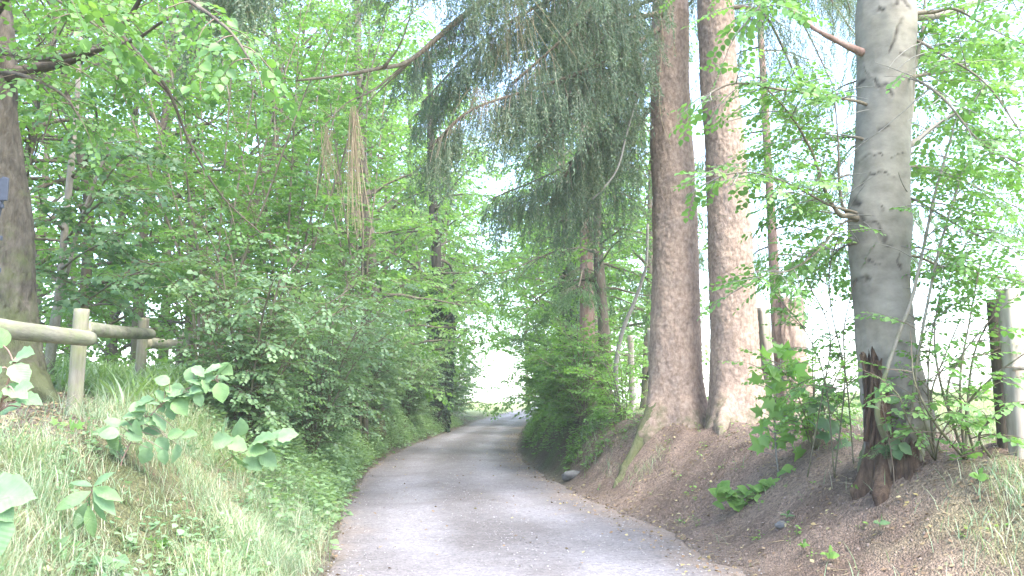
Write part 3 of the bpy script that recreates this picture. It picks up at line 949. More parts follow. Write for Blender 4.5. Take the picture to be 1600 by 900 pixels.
def far_spruce(name, label, base, H, r0, seed, z0=2.0, Lm=2.6, n=26, mat='needle_far', group=None, step=.28, bark='bark_red', ttop=None):
    t = thing(name, label, 'tree', base, group)
    rg = np.random.default_rng(seed)
    top = np.array(base) + [rg.normal(0, .2), rg.normal(0, .2), H] if ttop is None else np.array(ttop)
    path = spline([np.array(base) - [0, 0, .4], np.array(base) + (top - base) * .5, top], 40)
    v, f = tube(path, np.linspace(r0 * 1.1, .03, 40), 18, True, trunk_disp(rg, .4, .4, 5, .1, base[2], r0))
    MB().add(v, f).build('trunk', bark, t)
    b = Boughs(seed + 50, True)
    for i in range(n):
        tt = (i + rg.random()) / n
        h = z0 + (H - z0) * tt ** 1.15
        p0 = base + (top - base) * (h / H)
        L = Lm * (1 - (h - z0) / (H - z0)) ** .75 * rg.uniform(.75, 1.15) + .3
        a = i * 2.4 + rg.normal(0, .4)
        d = np.array([math.cos(a), math.sin(a), 0])
        pth = np.array([p0, p0 + d * L * .35 + [0, 0, -.02 * L], p0 + d * L * .75 + [0, 0, -.2 * L], p0 + d * L + [0, 0, -.22 * L]])
        v, f = tube(spline(pth, 8), np.linspace(.03, .008, 8), 5, False)
        b.wood.append((spline(pth, 8), .03, .008))
        b.limb(pth, (.35, .8), .9, step)
    b.build(t, mat)
    return t
s3 = on_ground(918, 23)
sp3 = far_spruce('spruce_tree', 'slim reddish spruce beyond the first big spruce, ivy trunk beside it', s3, 17, .2, 31, 3.0, 3.0, 34, step=.10)
far_spruce('spruce_tree', 'spruce with drooping boughs behind the smooth grey beech', on_ground(1375, 19), 18, .22, 37, 3.2, 3.0, 28, group=None, step=.11)
far_spruce('spruce_tree', 'small spruce in the gap right of the second big spruce', on_ground(1215, 22), 14, .15, 41, 3.6, 2.2, 24, step=.12)
#TREES
# ------------------------------------------------------------------ broadleaved trees
def mesh_from(tmpl, name, mats, smooth=True):
    o = MB().add(tmpl[0], tmpl[1]).build(name, mats)
    me = o.data
    bpy.data.objects.remove(o)
    return me
def veined(base, cols, trans):
    m = leaf_mat(base + ' veined', cols, trans=trans, rough=.65, spec=.3, tboost=(1.2, 1.35, .85))
    t = m.node_tree; p = t.nodes['Principled BSDF']
    tc = t.nodes.new('ShaderNodeTexCoord'); sx = t.nodes.new('ShaderNodeSeparateXYZ'); t.links.new(tc.outputs['Object'], sx.inputs[0])
    ay = math_n(t, 'ABSOLUTE', sx.outputs[1])
    side = math_n(t, 'ABSOLUTE', math_n(t, 'SUBTRACT', math_n(t, 'FRACT', math_n(t, 'MULTIPLY', math_n(t, 'SUBTRACT', sx.outputs[0], math_n(t, 'MULTIPLY', ay, .75)), 8.0)), .5))
    vein = math_n(t, 'MAXIMUM', math_n(t, 'LESS_THAN', ay, .014), math_n(t, 'MULTIPLY', math_n(t, 'LESS_THAN', side, .06), .7))
    c0 = p.inputs['Base Color'].links[0].from_socket
    blot = ramp(t, noise(t, 3.0, 4, .6), [(.3, (.72, .76, .7)), (.6, (1.08, 1.05, 1.05))])
    c1 = mixc(t, 1.0, c0, blot, 'MULTIPLY')
    c1 = mixc(t, math_n(t, 'MULTIPLY', vein, .13), c1, (.28, .36, .20))
    t.links.new(c1, p.inputs['Base Color'])
    bump(t, p, math_n(t, 'ADD', math_n(t, 'MULTIPLY', vein, -.6), math_n(t, 'MULTIPLY', side, .5)), .25, .012)
    return m
M['near_pale'] = veined('pale', [(0.15, 0.25, 0.14), (0.19, 0.295, 0.165), (0.22, 0.33, 0.19), (0.17, 0.28, 0.12)], .34)
M['near_fresh'] = veined('fresh', [(0.15, 0.28, 0.07), (0.20, 0.34, 0.09), (0.18, 0.31, 0.09)], .42)
M['near_herb'] = veined('herb', [(0.10, 0.18, 0.09), (0.14, 0.23, 0.12), (0.12, 0.2, 0.09)], .36)
LEAF = {k: mesh_from(leaf_hi(s_), 'leaf_' + k, m_) for k, s_, m_ in (
    ('beech', 'ovate', 'leaf_beech'), ('linden', 'heart', 'leaf_linden'), ('hazel', 'ovate', 'leaf_hazel'), ('pale', 'heart', 'near_pale'),
    ('paleovate', 'ovate', 'near_pale'), ('long', 'long', 'near_pale'), ('fresh', 'ovate', 'near_fresh'), ('freshlong', 'long', 'near_fresh'), ('herb', 'ovate', 'near_herb'))}
LEAF['maple'] = mesh_from(T_MAPLE, 'leaf_maple', 'leaf_maple')
LEAF['freshmaple'] = mesh_from(T_MAPLE, 'leaf_freshmaple', 'leaf_fresh')

def trunk_mesh(parent, pts, r0, r1, mat, seg=22, n=70, flare=.6, fh=.35, lump=.12, seed=0, roots=None, bark=0, name='trunk'):
    rg = np.random.default_rng(seed)
    p = spline(pts, n)
    td = trunk_disp(rg, flare, fh, 5, lump, pts[0][2] + .3, r0, roots)
    def disp(th, q, dirs):
        o = td(th, q, dirs)
        if bark:
            ang = np.repeat(th[None], len(q), 0); zz = np.repeat(q[:, 2:3], len(th), 1)
            cr, idr = voronoi_bark(np.mod(ang, 6.283), zz + .15 * np.sin(ang * 3), r0, .06, .22, seed)
            o = o + bark * (np.clip(cr * 2, 0, 1) - 1)
        return o
    v, f = tube(p, r0 + (r1 - r0) * np.linspace(0, 1, n), seg, True, disp)
    return MB().add(v, f).build(name, mat, parent)

def tree_crown(base, H, seed, z0=.25, nl=20, Lmax=3.0, el=(.0, .8), sub=(.5, 1.3), step=.45, spstep=.3, spl=.5, droop=.05, trunk=None, dens=1.0):
    c = Crown(seed)
    rg = c.rg
    tp = spline(trunk, 30) if trunk is not None else None
    limbs = []
    for i in range(nl):
        t = z0 + (1 - z0) * (i + rg.random()) / nl
        p0 = tp[min(29, int(t * 29))]
        tt = (t - z0) / (1 - z0)
        L = Lmax * (.35 + .65 * math.sqrt(max(0, 1 - tt ** 1.6))) * rg.uniform(.7, 1.15)
        a = i * 2.4 + rg.normal(0, .45)
        e = rg.uniform(*el) + .5 * tt
        pth = grow_limb(rg, p0, (math.cos(a) * math.cos(e), math.sin(a) * math.cos(e), math.sin(e)), L, 7, droop)
        c.k0 = a
        c.foliate(pth, .22, step, sub, spstep, spl, .1, dens=dens)
        limbs.append((pth, max(.012, .02 * L), .006))
    return c, limbs

# --- the mossy linden at the left edge
lb = on_ground(18, 10.8)
lin = thing('linden_tree', 'thick mossy linden trunk at the left edge behind the rail fence', 'tree', lb)
trunk_mesh(lin, [lb - [0, 0, .4], lb + [.0, 0, .6], P(8, 400, 10.8), P(-12, 150, 10.8), P(-30, -200, 10.9), P(-30, -700, 11)], .40, .2, 'bark_linden', 72, 200, .35, .35, .10, 4, roots=[(R(-20), .28, .3, 3), (R(-95), .1, .3, 3)], bark=.028)
root(lin, [lb + [.3, -.15, .3], ground_at(lb[0] + .55, lb[1] - .2) + [0, 0, .08], ground_at(lb[0] + .85, lb[1] - .3) - [0, 0, .05]], .16, .06, 'bark_linden', 9)
c = Crown(61)
for k, (pts, r) in enumerate([
    ([(-10, 75, 10.6), (60, 92, 10.0), (140, 80, 9.4), (210, 62, 8.9), (262, 30, 8.4), (320, 25, 8.0)], .045),
    ([(-5, 110, 10.5), (50, 122, 9.8), (100, 150, 9.2), (125, 185, 9.0)], .03),
    ([(180, 45, 9.2), (225, 95, 9.4), (262, 140, 9.6), (300, 230, 9.9), (350, 310, 10.2), (420, 375, 10.6)], .028),
    ([(150, 20, 9.4), (230, 110, 9.8), (290, 170, 10.2), (340, 200, 10.6)], .02),
    ([(-15, 30, 10.6), (60, -60, 9.2), (160, -80, 7.6), (260, -20, 6.4), (350, 40, 5.8), (395, 100, 5.4)], .04),
    ([(-15, -20, 10.6), (40, -40, 8.8), (90, 0, 7.6), (150, 40, 6.8)], .03),
    ([(-20, -80, 10.8), (-40, -120, 8.6), (20, -60, 7.0), (90, -20, 6.2)], .03)]):
    path = limb_mesh(lin, [P(*q) for q in pts], r, .007, 'bark_dark', 7, n=26)
    if k in (2,): c.foliate(path, .5, .5, (.3, .6), .24, .36)
    elif k == 4: c.foliate(path, .55, .3, (.25, .6), .2, .34, droop=.2)
    else: c.foliate(path, .25, .34, (.35, .9), .22, .38, droop=.18)
limb_mesh(lin, [P(52, 118, 10), P(78, 150, 9.9), P(80, 175, 9.9), P(66, 220, 9.9), P(54, 258, 9.9)], .015, .005, 'bark_dark', 6, n=18)
cu, limbs = tree_crown(lb, 13, 62, .5, 14, 4.0, (.0, .5), (.6, 1.4), .5, .3, .45, trunk=[lb, P(-12, 150, 10.8), P(-30, -700, 11)])
for pth, r0, r1 in limbs: limb_mesh(lin, pth, r0, r1, 'bark_dark', 6, n=10)
c.sp += cu.sp; c.sd += cu.sd; c.su += cu.su; c.sl += cu.sl; c.wood += cu.wood
c.build(lin, 'linden', 'leaf_linden', T_OVW, hi=280, hi_mesh=LEAF['linden'])

# --- slender maple behind the fence with large dark leaves
mb_ = on_ground(78, 13.2)
map_ = thing('maple_tree', 'slender maple with large dark leaves behind the first fence rails', 'tree', mb_)
trunk_mesh(map_, [mb_ - [0, 0, .2], P(84, 520, 13.2), P(96, 420, 13.2), P(104, 330, 13.2), P(120, 160, 13.4), P(130, -60, 13.6)], .075, .03, 'bark_grey', 12, 40, .3)
trunk_mesh(map_, [P(90, 470, 13.2), P(104, 430, 13.1), P(128, 340, 13.0), P(180, 200, 12.8)], .04, .015, 'bark_grey', 10, 24, .0, name='limb')
c = Crown(71)
for pts in ([(96, 420, 13.2), (130, 395, 12.4), (170, 375, 11.8), (215, 350, 11.2)], [(100, 380, 13.2), (140, 330, 12.5), (190, 300, 11.8), (240, 295, 11.4)], [(92, 450, 13.2), (130, 470, 12.3), (180, 440, 11.6), (230, 420, 11.2)],
            [(100, 360, 13.2), (70, 330, 12.4), (60, 300, 11.8)], [(110, 280, 13.3), (150, 230, 12.6), (200, 220, 12)], [(94, 430, 13.2), (60, 420, 12.2), (40, 430, 11.6)], [(115, 220, 13.4), (90, 170, 12.5), (120, 130, 12)],
            [(120, 360, 13.0), (200, 400, 12.4), (260, 420, 12)], [(128, 340, 13), (190, 250, 12.4), (250, 240, 12)], [(125, 100, 13.5), (170, 60, 12.8), (230, 80, 12)]):
    path = limb_mesh(map_, [P(*q) for q in pts], .018, .006, 'bark_stem', 6, n=12)
    c.foliate(path, .2, .26, (.25, .6), .22, .34, droop=.12)
c.build(map_, 'maple', 'leaf_maple', T_MAPLE, hi=220, hi_mesh=LEAF['maple'])

# --- shrubs with several stems
def shrub(name, label, base, stems, seed, leafkind, leafmat, tmpl, cat='shrub', group=None, sub=(.3, .8), step=.3, spstep=.22, spl=.36, t0=.12, hi=0, hi_mesh=None, bark='bark_stem', rs=.02, droop=.12, extra_len=None):
    t = thing(name, label, cat, base, group)
    c = Crown(seed)
    for st in stems:
        path = limb_mesh(t, st, rs, .006, bark, 6, 'stem', 16)
        c.k0 = c.rg.uniform(0, 6)
        c.foliate(path, t0, step, sub, spstep, spl, droop)
    if name == 'beech_shrub' and seed < 315: c.prune(clear_bole)
    c.build(t, leafkind, leafmat, tmpl, hi=hi, hi_mesh=hi_mesh)
    return t

def fan_stems(base, n, H, spread, seed, lean=(0, 0)):
    rg = np.random.default_rng(seed)
    out = []
    for k in range(n):
        a = k * 2.4 + rg.normal(0, .3)
        h = H * rg.uniform(.7, 1.1)
        r = spread * rg.uniform(.4, 1.1)
        d = np.array([math.cos(a) * r + lean[0], math.sin(a) * r + lean[1], 0])
        out.append([base + d * .06, base + d * .3 + [0, 0, h * .4], base + d * .7 + [0, 0, h * .8], base + d * 1.15 + [0, 0, h]])
    return out

hb = on_ground(392, 12.2)
shrub('hazel_shrub', 'large hazel bush with pale leaves overhanging the lane below the fence end', hb, fan_stems(hb, 13, 2.7, 1.0, 81, (.15, -.25)), 82, 'hazel', 'leaf_hazel', T_OVW, hi=280, hi_mesh=LEAF['hazel'], step=.24, sub=(.35, .8), droop=.2)
hb2 = on_ground(490, 15)
shrub('hazel_shrub', 'second hazel bush behind the large one, close to the lane', hb2, fan_stems(hb2, 12, 2.9, 1.1, 83, (.3, -.1)), 84, 'hazel', 'leaf_hazel', T_OV, step=.26, sub=(.35, .9), droop=.2)
hb3 = on_ground(330, 15.5)
shrub('hazel_shrub', 'tall many-stemmed hazel rising behind the end of the rail fence', hb3,
      [[hb3 + [dx * .1, dy * .1, 0], P(330 + a * .4, 450, 15.5 + dy), P(330 + a, 300, 15.5 + dy * 2), P(330 + a * 1.7, 130, 15.5 + dy * 3), P(330 + a * 2.4, 0, 15.5 + dy * 3.5)] for a, dx, dy in
       [(-60, -1, .1), (-35, -.6, -.4), (-10, 0, .5), (18, .3, -.3), (40, .6, .3), (65, 1, 0), (90, 1.3, -.3), (-85, -1.4, -.2)]], 85, 'hazel', 'leaf_linden', T_OV, rs=.035, step=.4, sub=(.4, 1.1), t0=.2, spl=.4)
hb4 = on_ground(440, 19)
shrub('hazel_shrub', 'tall dark-stemmed hazel left of the pale grey trunk', hb4,
      [[hb4 + [dx * .1, dy * .1, 0], P(440 + a * .4, 440, 19 + dy), P(440 + a, 280, 19 + dy * 2), P(440 + a * 1.6, 120, 19 + dy * 3), P(440 + a * 2.2, -40, 19 + dy * 3.5)] for a, dx, dy in
       [(-55, -1, .1), (-30, -.6, -.5), (-8, 0, .5), (15, .3, -.5), (38, .6, .4), (60, 1, 0), (85, 1.3, -.4)]], 86, 'far', 'leaf_linden', T_OV, rs=.045, step=.5, sub=(.5, 1.4), t0=.15, spl=.42, spstep=.28)

hb5 = on_ground(575, 23)
shrub('hazel_shrub', 'tall leafy hazel in front of the pale trunk beside the lane', hb5,
      [[hb5 + [dx * .1, dy * .1, 0], P(560 + a * .4, 440, 23 + dy), P(555 + a, 290, 23 + dy * 2), P(550 + a * 1.6, 150, 23 + dy * 3), P(545 + a * 2.2, 20, 23 + dy * 3.5)] for a, dx, dy in
       [(-45, -1, .1), (-22, -.6, -.5), (0, 0, .5), (15, .3, -.5), (32, .6, .4)]], 88, 'far', 'leaf_linden', T_KITE, rs=.045, step=.5, sub=(.5, 1.4), t0=.2, spl=.46, spstep=.28)

# --- pale grey trunk beside the lane, left
gb = ground_at(-4.15, 27)
gt = thing('ash_tree', 'pale grey trunk half hidden in leaves left of the ivy-covered tree', 'tree', gb)
gtp = [gb - [0, 0, .4], P(588, 560, 27), P(582, 450, 27), P(570, 300, 27), P(560, 100, 27), P(556, -300, 27)]
trunk_mesh(gt, gtp, .3, .07, 'bark_linden', 24, 70, .4, .5, .1, 6)
c, limbs = tree_crown(gb, 16, 87, .22, 26, 3.6, (-.1, .7), (.6, 1.5), .55, .36, .55, trunk=gtp)
for pth, r0, r1 in limbs: limb_mesh(gt, pth, r0, r1, 'bark_stem', 5, n=8)
c.build(gt, 'far', 'leaf_far', T_KITE)

# --- ivy-covered tree
ib = ground_at(-3.45, 41)
it = thing('ivy_clad_tree', 'dark ivy-covered trunk left of the bright end of the lane', 'tree', ib)
itp = [ib - [0, 0, .4], P(688, 570, 41), P(690, 500, 41), P(684, 440, 41), P(676, 300, 41), P(670, 80, 41)]
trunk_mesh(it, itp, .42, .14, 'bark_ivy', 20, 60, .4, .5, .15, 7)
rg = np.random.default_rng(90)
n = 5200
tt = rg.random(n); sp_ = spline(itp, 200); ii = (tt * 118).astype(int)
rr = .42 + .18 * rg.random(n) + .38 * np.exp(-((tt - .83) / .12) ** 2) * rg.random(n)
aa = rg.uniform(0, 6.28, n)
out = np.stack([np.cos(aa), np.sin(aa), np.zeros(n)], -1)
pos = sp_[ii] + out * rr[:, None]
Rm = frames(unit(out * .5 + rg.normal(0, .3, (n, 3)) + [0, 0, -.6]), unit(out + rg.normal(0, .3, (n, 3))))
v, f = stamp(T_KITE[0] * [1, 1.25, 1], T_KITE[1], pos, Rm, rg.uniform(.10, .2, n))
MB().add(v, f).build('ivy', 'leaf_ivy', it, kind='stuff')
c, limbs = tree_crown(ib, 14, 91, .5, 20, 4.0, (-.1, .6), (.7, 1.7), .6, .4, .62, trunk=itp)
pth = np.array([P(694, 480, 41), P(715, 462, 40.5), P(745, 447, 40), P(790, 436, 39.5)]); limbs.append((spline(pth, 8), .07, .02)); c.foliate(spline(pth, 8), .3, .6, (.6, 1.2), .4, .6)
pth = np.array([P(684, 500, 41), P(668, 470, 41), P(658, 430, 41), P(650, 380, 41)]); limbs.append((spline(pth, 8), .12, .04))
for pth, r0, r1 in limbs: limb_mesh(it, pth, r0, r1, 'bark_dark', 5, n=8)
c.build(it, 'far', 'leaf_far', T_KITE)

# --- the smooth grey beech on the right
bb = on_ground(1390, 9.0)
be = thing('beech_tree', 'smooth grey beech with dark scars and knotted foot on the right bank', 'tree', bb)
zs = np.concatenate([np.arange(bb[2] - .5, 6.6, .022), np.arange(6.6, 16, .4)])
ctrl = [bb - [0, 0, .5], bb + [.0, 0, .05], P(1389, 600, 9), P(1382, 520, 9), P(1374, 430, 9), P(1374, 330, 9), P(1380, 200, 9), P(1384, 80, 9), P(1386, -60, 9), P(1392, -400, 9.1), P(1400, -1000, 9.3)]
cz = np.array([q[2] for q in ctrl])
path = np.stack([np.interp(zs, cz, [q[0] for q in ctrl]), np.interp(zs, cz, [q[1] for q in ctrl]), zs], -1)
k_ = np.hanning(25); k_ /= k_.sum()
for a_ in (0, 1): path[:, a_] = np.convolve(np.pad(path[:, a_], 12, 'edge'), k_, 'valid')
pz = np.array([P(1380, q, 9)[2] for q in (760, 690, 620, 540, 450, 400, 345, 300, 200, 100, 40, -20, -300)])
pw = np.array([.28, .29, .295, .29, .28, .30, .325, .275, .265, .275, .30, .27, .22])
rad = np.interp(zs, pz[::1], pw)
rad = np.convolve(np.pad(rad, 12, 'edge'), k_, 'valid')
rad = np.where(zs > 7, np.linspace(.22, .05, len(zs)), rad)
rtv = unit(np.array([bb[1], -bb[0], 0])); fwd = unit(np.array([bb[0], bb[1], 0]))
SC_ = [  # scar lines on the bark, read off the photo
    [(1343, 117), (1366, 120), (1381, 132), (1393, 150)], [(1406, 35), (1398, 62), (1386, 85)], [(1352, 92), (1358, 112)], [(1343, 245), (1361, 236), (1378, 245)],
    [(1346, 285), (1366, 265), (1391, 280)], [(1346, 332), (1366, 350), (1391, 385)], [(1356, 405), (1376, 412)], [(1326, 440), (1342, 432), (1358, 437)],
    [(1376, 200), (1383, 200)], [(1408, 84), (1420, 86)], [(1333, 312), (1341, 316)], [(1378, 322), (1380, 330)], [(1375, 10), (1382, 14)], [(1400, 6), (1420, 12)], [(1405, 400), (1408, 420)], [(1350, 215), (1358, 213)], [(1395, 245), (1412, 240)]]
SW = [3.2, 2.4, 2.4, 2.0, 2.4, 4, 1.8, 3, 4, 5, 6, 2, 3, 4, 2, 1.4, 1.4]
def seg_dist(u, z, pts):
    best = np.full(u.shape, 9.0)
    for (a, b) in zip(pts[:-1], pts[1:]):
        ab = np.array(b) - np.array(a)
        t = np.clip(((u - a[0]) * ab[0] + (z - a[1]) * ab[1]) / (ab @ ab + 1e-9), 0, 1)
        best = np.minimum(best, np.hypot(u - a[0] - t * ab[0], z - a[1] - t * ab[1]))
    return best
def uz(px, py):
    q = P(px, py, 8.75); return (float((q - bb) @ rtv), float(q[2]))
scar_val = []
def bdisp(th, p, dirs):
    r = np.repeat(rad[:, None], len(th), 1)
    pos = p[:, None] + dirs * r[..., None]
    u = (pos - bb) @ rtv; z = pos[..., 2]
    face = (dirs @ fwd) < .25
    sc = np.zeros(u.shape); o = np.zeros(u.shape)
    jit = .03 * n2(u, z, 11.0, 4, 1.0)
    for pts, w_ in zip(SC_, SW):
        d = seg_dist(u + jit, z + jit, [uz(*q) for q in pts])
        wm = w_ * 9 / FPX * .75
        g = np.exp(-(d / wm) ** 2) * face
        sc = np.maximum(sc, g)
        o += .012 * np.exp(-(d / (wm * 2.6)) ** 2) * face - .014 * g
    ang = np.arctan2(dirs[..., 1], dirs[..., 0])
    h = z - bb[2]
    o += .075 * np.exp(-np.clip(h, -.1, 9) / .3) * (.3 + .7 * np.cos(5 * ang + 1.0))
    o += .07 * np.exp(-((h - .5) / .35) ** 2) * np.clip(np.cos(ang - math.atan2(rtv[1] - .5, rtv[0] - .3)), 0, 1) ** 2
    q = np.stack([dirs[..., 0] * 1.2, dirs[..., 1] * 1.2, z * 1.3], -1)
    low = np.exp(-np.clip(h, 0, 9) / .5)
    o += (.014 + .06 * low) * fbm(q, 3) + .07 * low * (np.abs(fbm(q * 3, 3)) - .3)
    sc = np.maximum(sc, low * np.clip(fbm(q * 2.2 + 4, 4) * 1.8 + .15, 0, .85))
    scar_val.append(np.clip(sc * (.85 + .5 * n2(u, z, 22.0, 3, 3.0)), 0, 1))
    return o
v, f = tube(path, rad, 120, True, bdisp)
MB().add(v, f, 0, np.concatenate([scar_val[0].ravel(), [0, 0]])).build('trunk', 'bark_beech', be, attr='scar')
c = Crown(101)
BL = [  # (points, r0, foliage?)
    ([(1338, 78, 8.9), (1300, 60, 8.8), (1262, 38, 8.8), (1225, 2, 8.8), (1190, -60, 8.8)], .05, .7, 'bark_red'),
    ([(1428, 22, 9.0), (1462, 18, 9.0), (1492, 14, 8.9), (1540, 40, 8.8), (1600, 70, 8.6)], .035, .3, 'bark_stem'),
    ([(1424, 225, 9.1), (1450, 205, 9.3), (1480, 185, 9.5), (1530, 150, 9.8), (1600, 120, 10)], .045, .3, 'bark_grey'),
    ([(1418, 190, 9.3), (1428, 110, 9.5), (1442, 40, 9.6), (1450, -80, 9.7)], .06, .5, 'bark_grey'),
    ([(1330, 338, 8.8), (1312, 335, 8.6), (1290, 300, 8.4), (1270, 240, 8.2), (1235, 180, 8.0), (1190, 130, 7.8)], .035, .25, 'bark_stem'),
    ([(1325, 335, 8.8), (1312, 290, 8.7), (1310, 230, 8.6), (1306, 170, 8.6)], .025, .2, 'bark_stem'),
    ([(1330, 330, 8.8), (1295, 320, 8.4), (1240, 290, 8.0), (1180, 270, 7.7), (1110, 275, 7.5)], .018, .3, 'bark_stem'),
    ([(1325, 345, 8.8), (1280, 390, 8.4), (1240, 420, 8.2), (1200, 430, 8.0)], .016, .3, 'bark_stem'),
    ([(1345, 160, 8.8), (1290, 150, 8.2), (1220, 140, 7.8), (1150, 130, 7.5), (1100, 150, 7.4)], .02, .3, 'bark_stem'),
    ([(1420, 60, 9.0), (1480, 90, 8.4), (1540, 130, 8.0), (1590, 200, 7.8)], .022, .25, 'bark_stem'),
    ([(1420, 310, 8.9), (1460, 330, 8.5), (1510, 360, 8.2), (1560, 380, 8.0)], .018, .2, 'bark_stem'),
    ([(1415, 120, 8.9), (1470, 150, 8.0), (1530, 220, 7.6), (1600, 260, 7.3)], .02, .25, 'bark_stem'),
    ([(1400, -30, 9), (1470, -80, 8), (1560, -60, 7), (1620, 20, 6.4)], .03, .3, 'bark_stem'),
    ([(1360, -60, 9), (1290, -90, 8), (1230, -40, 7.6), (1170, 30, 7.4)], .03, .4, 'bark_stem'),
    ([(1340, 215, 8.9), (1300, 215, 9.4), (1250, 220, 10), (1200, 240, 10.4)], .02, .2, 'bark_stem'),
    ([(1335, 380, 8.9), (1300, 400, 9.6), (1270, 440, 10.2)], .016, .2, 'bark_stem'),
    ([(1425, 260, 9.1), (1480, 270, 9.8), (1540, 300, 10.4), (1600, 330, 10.8)], .022, .15, 'bark_stem'),
    ([(1425, 120, 9.1), (1490, 110, 10.2), (1550, 90, 11), (1620, 100, 11.6)], .025, .15, 'bark_stem'),
    ([(1425, 400, 9.0), (1480, 420, 9.2), (1540, 430, 9.4), (1600, 440, 9.6)], .018, .2, 'bark_stem'),
]
for pts, r, t0, mat in BL:
    pts = [(1381, pts[0][1] + 18, 9.02)] + pts
    path_ = limb_mesh(be, [P(*q) for q in pts], r, .006, mat, 8, n=28)
    c.foliate(path_, t0, .19, (.3, .85), .16, .38, droop=.08)
cu, limbs = tree_crown(bb, 15, 102, .45, 11, 3.6, (.1, .7), (.6, 1.3), .5, .32, .42, trunk=[bb, P(1386, -60, 9), P(1400, -1000, 9.3)])
for pth, r0, r1 in limbs: limb_mesh(be, pth, r0, r1, 'bark_grey', 6, n=10)
c.sp += cu.sp; c.sd += cu.sd; c.su += cu.su; c.sl += cu.sl; c.wood += cu.wood
# suckers at the foot
for pts, r in (([(1388, 690, 8.55), (1372, 655, 8.45), (1372, 630, 8.45), (1379, 600, 8.45), (1388, 570, 8.45), (1405, 520, 8.5), (1424, 470, 8.55), (1440, 400, 8.6), (1462, 300, 8.6), (1490, 200, 8.6)], .034),
               ([(1410, 690, 8.6), (1424, 640, 8.6), (1434, 560, 8.5), (1450, 470, 8.5), (1470, 380, 8.4), (1500, 280, 8.4)], .022)):
    limb_mesh(be, [bb + [.0, -.12, .1]] + [P(*q) for q in pts], r, .012, 'bark_grey', 8, 'sucker', 44)
    c.foliate(spline([P(*q) for q in pts[-4:]], 12), .1, .2, (.3, .7), .16, .38)
def clear_bole(p, rg):
    """the lower boles stay mostly bare of leaves on the lane side"""
    f1 = unit(np.array([bb[0], bb[1]])); q = p[:2] - bb[:2]
    along, across = q @ f1, abs(q @ np.array([f1[1], -f1[0]]))
    if along < .25 and across < .42 and p[2] < 5.6: return rg.random() < .07
    a2 = p[0] / p[1]
    if .15 < a2 < .265 and p[1] < 12: return rg.random() < .4
    return True
c.prune(clear_bole)
c.build(be, 'beech', 'leaf_beech', T_OV, 'twig_grey', hi=300, hi_mesh=LEAF['beech'])
#HEDGES
# ------------------------------------------------------------------ prototypes for the wood behind and the hedges
def wood_tree(label, base, H, r0, seed, z0=.12, nl=30, Lmax=3.2, leafmat='leaf_far', bark='bark_dark', spl=.6, name='broadleaf_tree', lean=(0, 0), group=None, dens=1.0, el=(-.2, .7)):
    t = thing(name, label, 'tree', base, group)
    rg = np.random.default_rng(seed)
    b = np.array(base)
    pts = [b - [0, 0, .5], b + [rg.normal(0, .1) + lean[0] * .3, rg.normal(0, .1) + lean[1] * .3, H * .33], b + [rg.normal(0, .25) + lean[0] * .7, rg.normal(0, .25) + lean[1] * .7, H * .66], b + [lean[0], lean[1], H]]
    c, limbs = tree_crown(b, H, seed + 1, z0, nl, Lmax, el, (.5, 1.5), .62, .42, spl, trunk=pts, dens=dens)
    mb = MB()
    p = spline(pts, 40)
    v, f = tube(p, np.linspace(r0, .03, 40), 12, True, trunk_disp(rg, .4, .4, 5, .1, b[2], r0)); mb.add(v, f)
    for pth, r_0, r_1 in limbs:
        v, f = tube(spline(pth, 7), np.linspace(r_0, r_1, 7), 5, False); mb.add(v, f)
    mb.build('trunk', bark, t)
    c.build(t, 'far', leafmat, T_KITE)
    return t
ORD = ['first', 'second', 'third', 'fourth', 'fifth', 'sixth', 'seventh', 'eighth', 'ninth', 'tenth', 'eleventh', 'twelfth', 'thirteenth', 'fourteenth', 'fifteenth', 'sixteenth', 'seventeenth', 'eighteenth']

# trees of the wood on the left: (image column, distance, height, rotation, prototype, scale)
GW = 'trees of the wood behind the fence'
wl = lambda px: 'leafy tree in the wood behind the fence'
protoA = wood_tree('leafy dark-stemmed tree behind the fence, just right of the mossy linden', on_ground(120, 19), 11, .13, 201, .1, 30, 3.0, group=GW, spl=.52)
protoB = wood_tree('leafy tree with thin black trunk above the second fence post', on_ground(218, 22), 13, .15, 205, .14, 32, 3.4, group=GW, spl=.58)
protoC = wood_tree('broad leafy tree deep in the wood between fence and hazels', on_ground(300, 28), 14, .2, 209, .08, 34, 4.2, group=GW, spl=.7)
for px, Yd, pr, rz, sc, lab in [
    (30, 17, protoB, 1.0, .8, 'leafy tree right behind the mossy linden trunk at the left edge'),
    (-60, 24, protoC, 2.0, 1.0, 'broad tree at the far left edge beyond the linden trunk'),
    (180, 30, protoC, 4.0, 1.05, 'broad tree far back in the wood above the first fence rail'),
    (395, 24, protoA, 3.3, 1.1, 'leafy tree behind the many-stemmed hazels'),
    (60, 36, protoC, 5.2, 1.2, 'tall tree at the back of the wood near the linden'),
    (470, 29, protoB, 2.2, 1.1, 'leafy tree behind the dark-stemmed hazel, left of the pale trunk'),
    (260, 40, protoC, 1.1, 1.3, 'tall tree at the very back of the wood above the third rail'),
    (400, 44, protoC, 2.7, 1.3, 'tall tree at the very back of the wood behind the hazels'),
    (525, 36, protoB, 4.4, 1.2, 'leafy tree just left of the pale grey trunk, farther back'),
    (540, 52, protoC, .4, 1.3, 'tall tree far behind the pale grey trunk'),
    (640, 50, protoA, 5.0, 1.3, 'leafy tree behind the ivy-covered trunk, slightly to its left'),
    (-120, 15, protoA, .7, 1.0, 'leafy tree outside the fence at the left border, partly cut off'),
    (350, 34, protoB, 5.5, 1.1, 'leafy tree in the middle of the wood behind the fence end'),
    (110, 46, protoB, 3.8, 1.5, 'tall thin-trunked tree at the back of the wood above the first post'),
]:
    copy_thing(pr, on_ground(px, Yd), rz, lab, sc)
